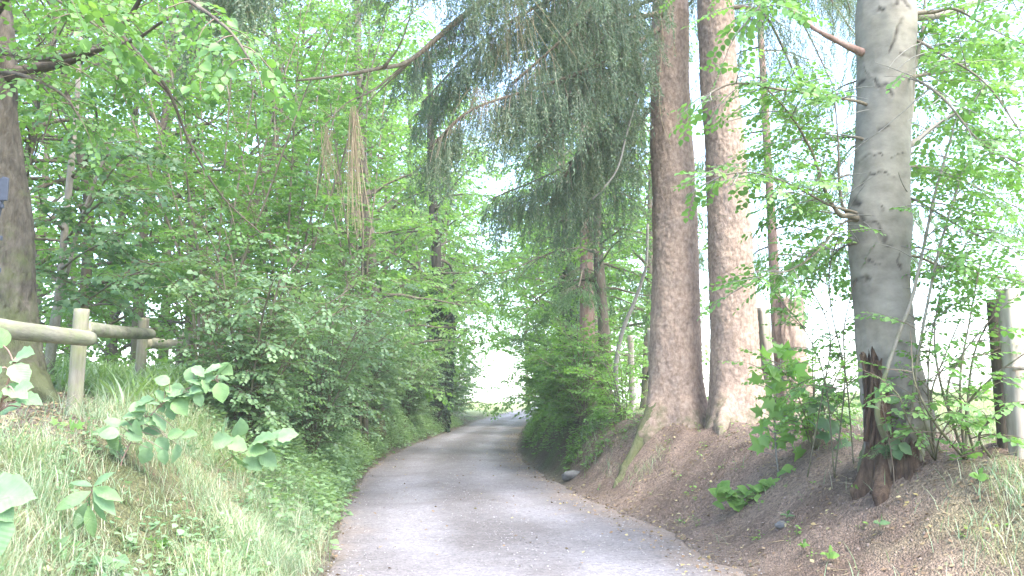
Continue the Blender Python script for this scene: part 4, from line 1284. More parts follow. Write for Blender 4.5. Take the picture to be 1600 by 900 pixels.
# trees and hedge along the lane, farther on
GL = 'trees leaning over the far lane'
protoD = wood_tree('light green tree over the lane, nearest on its left after the ivy trunk', ground_at(eL(48) - 1.6, 48), 12, .14, 221, .05, 34, 3.2, group=GL, lean=(.8, 0))
for x, y, pr, rz, sc, lab in [
    (eL(57) - 2.4, 57, protoD, 1.6, 1.0, 'light green tree at the left side of the bright lane end'),
    (eR(30) + 2.0, 30, protoD, 3.2, .85, 'leafy tree right of the lane, beyond the slim reddish spruce'),
    (eR(38) + 2.0, 38, protoD, 4.0, .9, 'light green tree right of the lane, before its bright end'),
    (eR(47) + 2.4, 47, protoD, 5.1, .95, 'light green tree right of the lane, second before its bright end'),
    (eR(57) + 2.6, 57, protoD, .9, 1.0, 'light green tree right at the bright lane end'),
    (eL(34) - 3.2, 34, protoD, 5.9, 1.15, 'light green tree between the pale trunk and the ivy-covered tree'),
    (eL(46) - 3.6, 45, protoD, 4.6, 1.25, 'tall light green tree right behind the ivy-covered trunk'),
    (eL(38) - 3.2, 38, protoD, 1.9, 1.6, 'tall light green tree beside the ivy-covered trunk, leaning over the lane'),
    (eR(44) + 4.0, 44, protoD, 3.6, 1.6, 'tall light green tree right of the lane behind the slim ivy-wrapped trunk'),
    (eR(33) + 4.6, 33, protoD, .3, 1.15, 'light green tree in the gap between reddish spruce and first big spruce'),
    (2.0, 128, protoC, 2.2, .8, 'low pale far tree in the white gap at the lane end'),
]:
    o = copy_thing(pr, ground_at(float(x), y), rz, lab, sc)
    o['group'] = GL

protoE = wood_tree('tall pale tree closing the view above the lane end, left of the white gap', ground_at(-6.8, 84), 17, .2, 225, .36, 30, 5.0, group=GL, spl=.85, el=(-.3, .6))
for x, y, rz, sc, lab in [(8.8, 82, 1.3, 1.0, 'tall pale tree closing the view above the lane end, right of the white gap'), (-9.5, 88, 2.2, 1.1, 'tall pale tree far beyond the lane end, second to the left of the white gap'),
                          (15.5, 92, 3.4, 1.05, 'tall pale tree far beyond the lane end, second to the right of the white gap'), (2.0, 112, 4.4, 1.3, 'tallest pale tree straight above the white gap at the lane end'), (-16, 80, 5.0, 1.1, 'tall pale tree far off behind the ivy-covered trunk')]:
    copy_thing(protoE, ground_at(x, y), rz, lab, sc)
for x, y, rz, sc, lab in [(float(eL(52)) - 3.6, 52, .8, 1.25, 'tall tree arching over the lane from its left, behind the ivy-covered trunk'), (float(eR(50)) + 2.8, 50, 2.6, 1.2, 'tall tree arching over the lane from its right, behind the reddish spruce'),
                          (float(eL(64)) - 3.6, 64, 4.1, 1.3, 'tall tree arching over the lane end from its left'), (float(eR(63)) + 3.0, 63, 5.6, 1.3, 'tall tree arching over the lane end from its right')]:
    copy_thing(protoE, ground_at(x, y), rz, lab, sc)

# thin leaning stem, ivy stem and mossy trunk between the lane and the first spruce
bs = on_ground(963, 19.5)
st = thing('bent_sapling', 'thin pale bent stem just left of the first big spruce', 'tree', bs)
limb_mesh(st, [bs - [0, 0, .1], P(962, 590, 19.5), P(966, 545, 19.5), P(975, 510, 19.4), P(992, 470, 19.3), P(1004, 435, 19.2), P(1010, 410, 19.1), P(1012, 350, 19)], .06, .03, 'twig_grey', 9, 'trunk', 40)
c = Crown(231); c.foliate(spline([P(1004, 435, 19.2), P(1010, 410, 19.1), P(1012, 350, 19), P(1000, 280, 18.8)], 10), .1, .3, (.3, .7), .25, .4); c.build(st, 'beech', 'leaf_beech', T_KITE)
mb0 = on_ground(945, 21.5)
mt = thing('mossy_tree', 'dark mossy trunk beside the slim reddish spruce', 'tree', mb0)
mtp = [mb0 - [0, 0, .3], P(944, 520, 21.5), P(936, 430, 21.5), P(934, 360, 21.5), P(930, 200, 21.6), P(925, 0, 21.8)]
trunk_mesh(mt, mtp, .17, .06, 'bark_dark', 14, 50, .4)
c, limbs = tree_crown(mb0, 11, 233, .35, 16, 2.2, (-.2, .6), (.4, 1.1), .5, .34, .46, trunk=mtp)
for pth, r0, r1 in limbs: limb_mesh(mt, pth, r0, r1, 'bark_dark', 5, n=8)
c.build(mt, 'far', 'leaf_far', T_KITE)
ib2 = on_ground(888, 26)
t2 = thing('ivy_stem_tree', 'slim ivy-wrapped trunk right of the lane, left of the reddish spruce', 'tree', ib2)
tp2 = [ib2 - [0, 0, .3], P(886, 560, 26), P(890, 480, 26), P(884, 400, 26), P(880, 250, 26), P(876, 60, 26)]
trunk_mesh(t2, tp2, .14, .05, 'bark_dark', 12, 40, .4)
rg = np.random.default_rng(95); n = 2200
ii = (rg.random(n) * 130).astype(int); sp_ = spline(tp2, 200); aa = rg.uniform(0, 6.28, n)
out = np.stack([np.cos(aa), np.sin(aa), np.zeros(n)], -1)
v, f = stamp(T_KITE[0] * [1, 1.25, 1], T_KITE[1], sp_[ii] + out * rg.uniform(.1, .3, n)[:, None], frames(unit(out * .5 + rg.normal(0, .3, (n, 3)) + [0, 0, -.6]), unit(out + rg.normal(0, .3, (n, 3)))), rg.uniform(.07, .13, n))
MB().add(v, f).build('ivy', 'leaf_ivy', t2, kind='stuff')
c, limbs = tree_crown(ib2, 11, 235, .2, 18, 2.4, (-.2, .6), (.4, 1.1), .5, .34, .5, trunk=tp2)
for pth, r0, r1 in limbs: limb_mesh(t2, pth, r0, r1, 'bark_dark', 5, n=8)
c.build(t2, 'far', 'leaf_far', T_KITE)

# hedge shrubs beside the lane: one built, the rest copied
def hedge_shrub(label, base, H, spread, seed, leafmat, group, spl=.45):
    t = thing('hedge_shrub', label, 'shrub', base, group)
    c = Crown(seed); mb = MB()
    for st in fan_stems(np.array(base), 11, H, spread, seed):
        p = spline(st, 9)
        v, f = tube(p, np.linspace(.022, .006, 9), 5, False); mb.add(v, f)
        c.k0 = c.rg.uniform(0, 6); c.foliate(p, .06, .3, (.35, .95), .3, spl, .12)
    mb.build('stem', 'bark_stem', t)
    c.build(t, 'far', leafmat, T_KITE)
    return t
GHL, GHR = 'hedge shrubs along the left edge of the lane', 'hedge shrubs along the right edge of the lane'
hy = [18.5, 21, 23.5, 26.5, 30, 34, 38, 42.5, 47.5, 53]
hs = None
for i, y in enumerate(hy):
    x = float(eL(y)) - .85 - .25 * math.sin(i * 2.1) - np.clip((y - 32) / 20, 0, 1) * .5
    lab = 'leafy shrub in the left lane hedge, %s counting away from the viewer' % ORD[i]
    if hs is None: hs = hedge_shrub(lab, ground_at(x, y), 2.2, 1.0, 241, 'leaf_hazel', GHL)
    else: copy_thing(hs, ground_at(x, y), i * 1.7, lab, [1.0, .8, 1.15, .9, 1.1, 1.0, 1.25, 1.2, 1.3, 1.3][i])
hr_ = None
for i, y in enumerate([21, 24, 27, 30.5, 34, 38, 42, 47, 52]):
    x = float(eR(y)) + .75 + .2 * math.sin(i * 2.7) + .25 + np.clip((y - 24) / 16, 0, 1) * 1.0
    lab = 'leafy shrub in the right lane hedge, %s counting away from the viewer' % ORD[i]
    if hr_ is None: hr_ = hedge_shrub(lab, ground_at(x, y), 2.0, .9, 251, 'leaf_far', GHR)
    else: copy_thing(hr_, ground_at(x, y), i * 1.9, lab, [1.0, .9, 1.05, 1.1, 1.15, 1.2, 1.2, 1.3, 1.3][i])
#SMALL
# ------------------------------------------------------------------ fences, posts, stumps
def post(parent, base, top, r, mat, name='post', seg=16, square=False, seed=0, endmat='wood_end', below=.4):
    base, top = np.array(base), np.array(top)
    d = unit(top - base)
    p = spline([base - d * below, (base + top) / 2, top], 26)
    def disp(th, q, dr):
        o = .06 * r * fbm(np.stack([dr[..., 0] * 3, dr[..., 1] * 3, q[:, None, 2] * 1.2 + 0 * dr[..., 0]], -1) + seed, 3)
        if square:
            a = np.mod(th + .5, np.pi / 2) - np.pi / 4
            o = o + r * np.clip(1 / np.maximum(np.cos(a), .76) - 1, 0, .3)[None]
        return o
    v, f = tube(p, r, seg, True, disp)
    mb = MB().add(v, f[:2], 0)
    mb.f.append(f[2]); mb.m.append(np.full(len(f[2]), 1, np.int32))
    return mb.build(name, [mat, endmat], parent, True)
def rail(parent, a, b, r, seed=0, mat='wood_rail'):
    a, b = np.array(a), np.array(b)
    p = spline([a, (a + b) / 2 + [0, 0, -.012], b], 30)
    e = np.ones(30); e[0] = e[-1] = .93
    v, f = tube(p, r * e, 20, True, lambda th, q, dr: .05 * r * fbm(np.concatenate([dr[..., :1] * 2, np.repeat(q[:, None, 1:2] * 1.0, len(th), 1), dr[..., 2:] * 2], -1) + seed, 3))
    mb = MB().add(v, f[:1], 0)
    for ff in f[1:]: mb.f.append(ff); mb.m.append(np.full(len(ff), 1, np.int32))
    return mb.build('rail', [mat, 'wood_end'], parent, True)
fb = ground_at(*P(125, 650, 9.2)[:2])
fe = thing('rail_fence', 'weathered round-rail wooden fence on top of the left bank', 'fence', fb)
pp = [(125, 483, 9.2, .075), (222, 497, 13.4, .075), (280, 527, 16.4, .075), (326, 522, 19.6, .08)]
for i, (px, py, Yd, r) in enumerate(pp):
    tp = P(px + 3, py, Yd); g = ground_at(tp[0] - .02, Yd)
    post(fe, g, tp, r, 'wood_fence' if i != 2 else 'wood_dark', seed=i)
rail(fe, P(-60, 504, 6.6), P(141, 529, 9.02), .078, 1)
rail(fe, P(132, 513, 9.32), P(236, 522, 13.22), .078, 2)
rail(fe, P(230, 536, 13.5), P(290, 537, 16.25), .085, 3)
rail(fe, P(287, 525, 16.5), P(331, 541, 19.4), .09, 4)
gpx = P(-60, 504, 6.6)
post(fe, ground_at(gpx[0] - .05, 6.45), P(-66, 470, 6.45), .075, 'wood_fence', seed=8)

# grey metal frame at the left edge
mf_b = ground_at(-4.75, 7.6)
mf = thing('metal_frame', 'leaning grey metal frame cut off by the left picture edge, before the linden', 'frame', mf_b)
def bar(parent, a, b, w_, d_, name, mat='metal', mitre=0):
    a, b = np.array(a), np.array(b)
    ax = unit(b - a); s1 = unit(np.cross(ax, [0, 1.0, 0])); s2 = np.cross(ax, s1)
    v = []
    for q in (a, b):
        for (i, j) in ((-1, -1), (1, -1), (1, 1), (-1, 1)): v.append(q + s1 * i * w_ / 2 + s2 * j * d_ / 2)
    f = np.array([(0, 1, 5, 4), (1, 2, 6, 5), (2, 3, 7, 6), (3, 0, 4, 7), (3, 2, 1, 0), (4, 5, 6, 7)])
    o = MB().add(v, f).build(name, mat, parent, False)
    bv = o.modifiers.new('bevel', 'BEVEL'); bv.width = .006; bv.segments = 2
    return o
bar(mf, P(9, 277, 7.6), mf_b - [0, 0, .1], .045, .045, 'leg')
bar(mf, P(-60, 277, 7.6), mf_b + [-.55, 0, -.1], .045, .045, 'leg')
bar(mf, P(-62, 296, 7.58), P(13, 296, 7.58), .20, .02, 'panel')
for py in (322, 372, 422, 472): bar(mf, P(-70, py, 7.6), P(8 - (py - 277) * .05, py, 7.6), .04, .03, 'crossbar')

# fence posts on the right bank
g = on_ground(1576, 8.2)
pr = thing('fence_post', 'pale square wooden post at the right edge', 'post', g, 'posts on the right bank')
post(pr, g, P(1575, 452, 8.2), .075, 'wood_pale', 'shaft', 24, True, 3)
limb_mesh(pr, [P(1582, 574, 8.1), P(1640, 575, 7.9), P(1720, 578, 7.6)], .028, .026, 'wood_pale', 8, 'rail')
g = on_ground(1554, 8.6)
pd = thing('fence_post', 'dark old post just left of the pale square post', 'post', g, 'posts on the right bank')
post(pd, g, P(1553, 468, 8.6), .07, 'wood_dark', 'shaft', 14, False, 5, 'wood_dark')
g = on_ground(1199, 16.8)
pl = thing('fence_post', 'short leaning board post between second spruce and broken stump', 'post', g, 'posts on the right bank')
post(pl, g, P(1191, 480, 16.6), .095, 'wood_pale', 'shaft', 24, True, 7)
for px, py, Yd, lab in ((985, 524, 25, 'thin grey post in the bright meadow gap left of the first big spruce'), (1017, 513, 20, 'grey post half hidden by the left side of the first big spruce')):
    g = on_ground(px, Yd)
    pq = thing('fence_post', lab, 'post', g, 'posts on the right bank')
    post(pq, g, P(px, py, Yd), .085, 'wood_pale', 'shaft', 12, False, int(px))

def stump(parent, base, H, r, mat, seed, lean=(0, 0), jag=.25, taper=.75, hollow=True, name='wood_body', flare=.5):
    """broken trunk with a torn splintered rim"""
    rg = np.random.default_rng(seed)
    n, seg = 60, 64
    t = np.linspace(-.3, 1, n)
    th = np.linspace(0, 2 * np.pi, seg, endpoint=False)
    rim = H * (1 - jag * (.5 + .5 * vnoise(np.stack([np.cos(th) * 2.2, np.sin(th) * 2.2, np.full(seg, seed * 1.7)], -1))) - jag * .45 * rg.random(seg) * (rg.random(seg) < .6))
    zz = np.where(t[:, None] < 0, t[:, None] * H, t[:, None] * rim[None])
    rr = r * (1 - (1 - taper) * np.clip(zz / H, 0, 1)) + r * flare * np.exp(-np.clip(zz, -.1, 9) / (.2 * H)) * (1 + .55 * np.cos(5 * th + seed) + .3 * np.cos(3 * th))[None]
    q = np.stack([np.cos(th)[None] * 3 + 0 * zz, np.sin(th)[None] * 3 + 0 * zz, zz * 1.6], -1)
    rr = rr * (1 + .22 * fbm(q + seed, 4)) + .03 * fbm(np.stack([np.cos(th)[None] * 14 + 0 * zz, np.sin(th)[None] * 14 + 0 * zz, zz * 2.5], -1), 2)
    x = base[0] + lean[0] * zz / H + np.cos(th)[None] * rr; y = base[1] + lean[1] * zz / H + np.sin(th)[None] * rr
    v = np.stack([x, y, base[2] + zz], -1)
    inner = v[-1].copy(); c0 = inner.mean(0)
    ring2 = c0 + (inner - c0) * .72; ring2[:, 2] = inner[:, 2] - .03
    ring3 = c0 + (inner - c0) * .55; ring3[:, 2] = c0[2] - jag * H * .9
    v = np.concatenate([v, ring2[None], ring3[None]]).reshape(-1, 3)
    N = n + 2
    i = np.arange(N - 1)[:, None] * seg; j = np.arange(seg)[None]; k = (j + 1) % seg
    f = np.stack([i + j, i + k, i + seg + k, i + seg + j], -1).reshape(-1, 4)
    v = np.vstack([v, c0 - [0, 0, jag * H]])
    ff = np.stack([np.full(seg, N * seg), (N - 1) * seg + np.arange(seg), (N - 1) * seg + (np.arange(seg) + 1) % seg], -1)
    return MB().add(v, [f, ff]).build(name, mat, parent, True)
g = on_ground(1232, 15.8)
s1 = thing('tree_stump', 'tall grey-brown broken stump right of the second big spruce', 'stump', g)
stump(s1, g, P(1228, 458, 15.8)[2] - g[2], .27, 'bark_spruce', 3, jag=.06, taper=.8)
g = ground_at(bb[0] - .27, bb[1] - .38)
s2 = thing('rotten_stump', 'dark rotten splintered stump leaning against the beech foot', 'stump', g)
stump(s2, g - [0, 0, .05], P(1336, 526, 8.65)[2] - g[2] + .05, .10, 'rot', 5, lean=(-.09, .12), jag=.26, taper=.62, flare=1.1)
stump(s2, g + [.13, -.1, -.05], .42, .12, 'rot', 8, lean=(.03, .05), jag=.4, taper=.8, flare=.5, name='side_piece')
for k, (a, b) in enumerate([((1352, 690, 8.62), (1362, 545, 8.62)), ((1360, 700, 8.6), (1378, 560, 8.62)), ((1352, 640, 8.66), (1346, 550, 8.66))]):
    limb_mesh(s2, [P(*a), (P(*a) + P(*b)) / 2 + [.02, 0, 0], P(*b)], .024, .004, 'rot', 6, 'splinter', 10, .5)

# rocks at the foot of the right bank
def rock(label, c, r, seed, group):
    t = np.random.default_rng(seed)
    u = np.linspace(0, np.pi, 14); w_ = np.linspace(0, 2 * np.pi, 22, endpoint=False)
    U, W_ = np.meshgrid(u, w_, indexing='ij')
    d = np.stack([np.sin(U) * np.cos(W_), np.sin(U) * np.sin(W_), np.cos(U)], -1)
    rr = 1 + .35 * fbm(d * 1.3 + seed, 3) + .08 * fbm(d * 5, 2)
    v = d * rr[..., None] * np.array([r * 1.3, r * .9, r * .75])
    n, seg = U.shape
    i = np.arange(n - 1)[:, None] * seg; j = np.arange(seg)[None]; k = (j + 1) % seg
    f = np.stack([i + j, i + seg + j, i + seg + k, i + k], -1).reshape(-1, 4)
    o = MB().add(v.reshape(-1, 3) + np.array(c), f).build('rock', 'stone', None, True)
    return tag(o, label, 'rock', group)
q = G(893, 748); rock('grey rock at the foot of the right bank beside the lane', q + [0, 0, .05], .15, 3, 'rocks on the right bank')
q = G(1008, 690); rock('small brown-grey rock on the bank below the first big spruce', q + [0, 0, .0], .12, 6, 'rocks on the right bank')
q = G(1222, 822); rock('small pale stone lying on the dirt slope left below the beech', q, .05, 9, 'rocks on the right bank')

# ------------------------------------------------------------------ plants built leaf by leaf
RT = np.array([1.0, 0, 0]); UPV = np.array([0, -math.sin(PITCH), math.cos(PITCH)]); FW = np.array([0, math.cos(PITCH), math.sin(PITCH)])
def leaf_obj(parent, mesh, pos, axis_, normal, size):
    o = bpy.data.objects.new('leaf', mesh); COL.objects.link(o); o.parent = parent
    Rm = frames(np.array([axis_]), np.array([normal]))[0]
    mat = Matrix((Rm * size).tolist()).to_4x4()
    mat.translation = Vector((np.array(pos) - np.array(parent['_o'])).tolist())
    o.matrix_local = mat
    return o
def plant(name, label, stem, leaves, Y, mesh, stem_r=.006, mat='bark_red', cat='sapling', seed=0, base=None, petiole=True, up=.7, group=None):
    """stem: list of (px,py); leaves: (px,py,angle,size_px) leaf base, its direction on the picture and its length"""
    rg = np.random.default_rng(seed)
    sp = [P(x_, y_, Y) for x_, y_ in stem]
    g = ground_at(sp[0][0], sp[0][1]) if base is None else base
    t = thing(name, label, cat, g, group)
    limb_mesh(t, [g - [0, 0, .05]] + ([q for q in sp if q[2] > g[2] + .03] or [g + [0, 0, .06]]), stem_r, stem_r * .5, mat, 6, 'stem', 20)
    path = spline([g] + sp, 60)
    for (x_, y_, a, sz) in leaves:
        Yd = Y + rg.normal(0, .05)
        p = P(x_, y_, Yd)
        dirv = RT * math.cos(R(a)) + UPV * math.sin(R(a)) - FW * rg.uniform(-.1, .5)
        nrm = np.array([rg.normal(0, .45), -1 + up * .5 + rg.normal(0, .3), up + rg.normal(0, .3)])
        leaf_obj(t, mesh, p, dirv, nrm, sz * Y / FPX * rg.uniform(.8, 1.05))
        k = np.argmin(np.linalg.norm(path - p, axis=1)); k = max(0, k - 2)
        if np.linalg.norm(path[k] - p) > .02:
            limb_mesh(t, [path[k], (path[k] + p) / 2 + [0, 0, .01], p], stem_r * .5, stem_r * .35, mat, 5, 'twig', 6, 0)
    return t
plant('sapling', 'sapling with round pale leaves at the left edge below the rail', [(-30, 760), (-10, 680), (8, 610), (25, 565)],
      [(24, 560, 20, 46), (22, 572, -50, 40), (0, 575, -110, 50), (10, 606, -20, 36), (22, 612, 20, 34), (30, 622, -10, 36), (30, 636, -160, 40), (0, 622, 190, 40), (5, 540, 100, 34), (0, 650, -150, 40)], 2.6, LEAF['pale'], seed=1)
plant('sapling', 'very near sapling with two big pale leaves at the lower left edge', [(-60, 980), (-40, 850), (-20, 780)], [(-25, 775, 4, 82), (-12, 786, -40, 50), (-30, 800, -62, 84)], 1.9, LEAF['pale'], seed=2)
yC = float(G(188, 728)[1])
rgc = np.random.default_rng(12)
lv = []
for k in range(52):
    t_ = k / 51
    x_ = 172 + 175 * t_ + rgc.normal(0, 8); y_ = 690 - 112 * t_ ** .8 + rgc.normal(0, 11)
    lv.append((x_, y_, rgc.choice([-25, 20, -60, 160, 200]) + rgc.normal(0, 18), rgc.uniform(20, 36)))
lv += [(228, 690, -80, 28), (246, 684, -60, 30), (262, 682, 20, 30), (276, 694, -95, 32), (232, 700, -110, 28), (255, 702, -85, 30), (285, 680, 10, 30)]
plant('sapling', 'sapling with many pale leaves in the middle of the grassy bank', [(190, 722), (205, 690), (225, 660), (262, 625), (310, 600), (345, 592)], lv, yC, LEAF['paleovate'], .007, seed=3)
yE = float(G(338, 742)[1])
plant('sapling', 'low sapling with round pale leaves right of the many-leaved one', [(340, 738), (352, 722), (372, 710), (400, 700), (440, 684)],
      [(335, 690, 10, 34), (358, 690, -20, 34), (362, 706, -40, 36), (388, 704, 5, 38), (384, 716, -30, 38), (398, 690, 20, 36), (422, 684, -5, 40), (436, 684, 15, 34), (408, 712, -30, 34), (350, 676, 80, 30), (372, 680, 70, 30)], yE, LEAF['pale'], .006, seed=4)
yF = float(G(124, 848)[1])
plant('sapling', 'upright seedling with long drooping leaves and red stem in the grass', [(124, 845), (131, 815), (138, 785), (145, 762)],
      [(145, 762, -12, 62), (144, 760, 165, 44), (142, 768, 205, 60), (140, 775, -100, 58), (146, 768, -62, 66), (136, 785, -118, 62), (138, 790, -80, 50), (146, 760, 40, 44), (146, 764, -35, 56), (139, 790, -120, 40)], yF, LEAF['long'], .006, seed=5, up=.35)
yG = float(G(90, 870)[1])
fr = [(70 + 7 * k, 850 + 1.2 * k, s_ * 75 - 30, 26 - .8 * k) for k in range(9) for s_ in (1, -1)]
plant('fern', 'pale fern frond low in the grass at bottom left', [(58, 862), (75, 850), (105, 852), (135, 868)], fr, yG, LEAF['long'], .004, 'leaf_pale', 'fern', 6)
yH = float(G(165, 892)[1])
plant('seedling', 'two-leaved pale seedling at the bottom edge left of centre', [(168, 905), (172, 890), (178, 880)], [(176, 884, 170, 32), (178, 880, 15, 34), (170, 893, -130, 20)], yH, LEAF['pale'], .004, seed=7, cat='seedling')
yI = float(G(100, 672)[1])
plant('seedling', 'yellow-green seedling in front of the first fence post', [(108, 678), (108, 664)], [(108, 666, 10, 22), (107, 664, 160, 22), (108, 664, 80, 20), (100, 670, 190, 20), (118, 668, 30, 20), (88, 664, 120, 18), (84, 668, 200, 18)], yI, LEAF['freshmaple'], .004, seed=8, cat='seedling')
yJ = float(G(238, 850)[1])
plant('seedling', 'lobed bright seedling low in the grass near the lane', [(240, 872), (240, 850)], [(240, 852, 20, 30), (240, 850, 140, 26), (250, 858, 60, 26), (232, 860, -120, 26)], yJ, LEAF['freshmaple'], .004, seed=9, cat='seedling')

# right bank
yR = float(G(1218, 740)[1])
rgr = np.random.default_rng(15)
lv = [(x_ + rgr.normal(0, 9), y_ + rgr.normal(0, 9), rgr.uniform(-40, 220) if rgr.random() < .7 else -60, rgr.uniform(26, 40)) for _ in (0, 1) for (x_, y_) in
      [(1210, 590), (1222, 582), (1235, 600), (1215, 612), (1205, 625), (1240, 630), (1250, 645), (1228, 648), (1195, 650), (1208, 660), (1240, 668), (1252, 672), (1225, 680), (1195, 672), (1215, 692), (1236, 694), (1205, 700), (1222, 570), (1210, 560), (1232, 560), (1245, 590), (1195, 600), (1250, 610), (1262, 655), (1216, 640)]]
plant('sapling', 'straight thin sapling with bright yellow-green leaves before the broken stump', [(1217, 738), (1212, 700), (1211, 650), (1216, 600), (1220, 560)], lv, yR, LEAF['freshmaple'], .012, 'twig_grey', seed=11)
yS = float(G(1190, 770)[1])
lv = []
for k in range(64):
    t_ = k / 63
    lv.append((1118 + 150 * t_ + rgr.normal(0, 4), 778 - 42 * t_ + 14 * math.sin(t_ * 3) + rgr.normal(0, 6), rgr.choice([20, -30, 60, 150, -60]) + rgr.normal(0, 15), rgr.uniform(19, 29)))
plant('sapling', 'low spreading spray of bright green leaves on the dirt slope', [(1192, 782), (1200, 768), (1235, 752), (1272, 736)], lv, yS, LEAF['fresh'], .005, 'twig', seed=12, up=.75)
yT = float(G(1310, 700)[1])
lv = [(x_, y_, rgr.uniform(140, 300), rgr.uniform(28, 42)) for (x_, y_) in [(1300, 600), (1318, 612), (1288, 622), (1308, 640), (1326, 650), (1294, 655), (1280, 640), (1316, 668), (1300, 680), (1284, 672), (1330, 690), (1310, 700)]]
plant('sapling', 'dark-leaved maple sapling left of the rotten stump', [(1318, 715), (1312, 680), (1308, 640), (1306, 605)], lv, yT, LEAF['maple'], .006, 'twig', seed=13)
# fern beside the rotten stump
g = G(1392, 752)
fn = thing('fern', 'dark green fern with arching fronds before the rotten stump', 'fern', g)
for k, (a, L) in enumerate([(150, .30), (110, .26), (60, .28), (20, .30), (200, .24), (-10, .22), (85, .3)]):
    d0 = RT * math.cos(R(a)) - np.array([0, .5, 0]) * .6
    root_ = g + [0, 0, .02]
    pth = spline([root_, root_ + d0 * .03 + [0, 0, .2], root_ + d0 * L * .45 + [0, 0, .27], root_ + d0 * L * .85 + [0, 0, .18]], 22)
    mb = MB(); v, f = tube(pth, np.linspace(.004, .0015, 22), 4, False); mb.add(v, f, 1)
    for j in range(6, 22):
        ax = unit(pth[min(21, j + 1)] - pth[j - 1]); sd = unit(np.cross(ax, [0, -.75, .65]))
        for s_ in (1, -1):
            ln = .065 * (1 - abs(j - 11) / 13)
            Rm = frames(np.array([sd * s_ + ax * .4]), np.array([[0, -.75, .65]]))
            v, f = stamp(kite(.14)[0], kite()[1], pth[j][None], Rm, [ln]); mb.add(v, f, 0)
    mb.build('frond', ['leaf_maple', 'twig'], fn)
lv = [(1388, 690, -20, 26), (1398, 684, 20, 24), (1404, 694, -35, 26), (1392, 682, 100, 20), (1384, 674, 70, 20), (1400, 700, -80, 22), (1375, 640, 160, 26), (1370, 625, 100, 24), (1385, 628, 20, 26), (1378, 612, 60, 24), (1392, 640, -30, 24)]
plant('sapling', 'blue-green leafy shoot over the fern at the beech foot', [(1396, 735), (1392, 705), (1386, 670), (1378, 630)], lv, 8.35, LEAF['herb'], .006, 'twig', seed=14)
for i, (px, py, sz, m_, lab) in enumerate([(1255, 862, 18, 'fresh', 'tiny seedling on the bare slope near the lower lane edge'), (1230, 815, 16, 'herb', 'tiny dark seedling on the slope below the leaf spray'), (1375, 830, 22, 'herb', 'small seedling on the dirt below the beech'),
                                       (1295, 880, 22, 'fresh', 'small pale seedling at the bottom edge of the dirt slope'), (1340, 770, 16, 'fresh', 'tiny seedling left of the rotten stump'), (1536, 640, 34, 'freshmaple', 'bright maple seedling before the right posts'),
                                       (938, 664, 26, 'freshlong', 'bright seedling on the bank left of the first spruce root'), (1530, 760, 26, 'fresh', 'pale-leaved seedling below the right posts'), (870, 660, 24, 'herb', 'leafy seedling on the earth edge above the rock')]):
    q = G(px, py); Yq = float(q[1]) - .05
    k = sz * .72
    plant('seedling', lab, [(px, py), (px + 1, py - k * .8)], [(px, py - k * .7, 15, k), (px, py - k * .8, 165, k), (px, py - k * .5, 60, k * .9), (px, py - k * .5, 120, k * .9), (px + 1, py - k, 80, k * .8)], Yq, LEAF[m_], .003, 'twig', 'seedling', 20 + i, up=1.0)

# leafy beech suckers and brambles on the right bank
g = on_ground(1290, 9.6)
shrub('beech_shrub', 'young beech bush with dark stems left of the beech trunk', g, [[g + [-.25, .1, 0], P(1288, 600, 9.6), P(1298, 540, 9.6), P(1288, 490, 9.6), P(1262, 440, 9.6), P(1250, 380, 9.7)], [g + [.25, .1, 0], P(1322, 590, 9.5), P(1300, 490, 9.4), P(1296, 420, 9.3), P(1310, 370, 9.2)], [g, P(1290, 600, 9.7), P(1260, 520, 9.9), P(1220, 470, 10)],
      [g, P(1320, 600, 9.4), P(1318, 520, 9.2), P(1330, 460, 9.0)]], 301, 'beech', 'leaf_beech', T_OV, step=.42, sub=(.25, .6), spl=.34, t0=.3, hi=160, hi_mesh=LEAF['beech'], bark='bark_stem', rs=.008)
g = on_ground(1262, 10.8)
shrub('beech_shrub', 'bright low leafy bush on the bank between broken stump and beech', g, fan_stems(g, 9, 1.25, .55, 311, (0, -.1)), 312, 'beech', 'leaf_fresh', T_OV, step=.34, sub=(.2, .5), spl=.36, t0=.15, hi=120, hi_mesh=LEAF['fresh'], bark='bark_stem', rs=.009)
g = on_ground(1490, 8.3)
shrub('beech_shrub', 'tangled young beech growth between the beech foot and the right posts', g, [[g, P(1480, 620, 8.2), P(1500, 560, 8.1), P(1530, 520, 8.0)], [g + [.1, 0, 0], P(1510, 640, 8.0), P(1550, 590, 7.8), P(1590, 560, 7.6)], [g, P(1470, 600, 8.3), P(1460, 520, 8.4), P(1470, 450, 8.5)],
      [g, P(1500, 600, 8.2), P(1515, 500, 8.4), P(1530, 420, 8.5)], [g + [.2, -.1, 0], P(1530, 680, 7.8), P(1570, 640, 7.5), P(1610, 630, 7.2)], [g, P(1460, 660, 8.0), P(1430, 600, 7.9), P(1425, 560, 7.9)], [g, P(1520, 560, 8.6), P(1560, 480, 8.8), P(1600, 420, 9)]], 303, 'beech', 'leaf_beech', T_OV, step=.36, sub=(.25, .6), spl=.36, t0=.2, hi=220, hi_mesh=LEAF['beech'], bark='bark_stem', rs=.014)
g = on_ground(1445, 8.5)
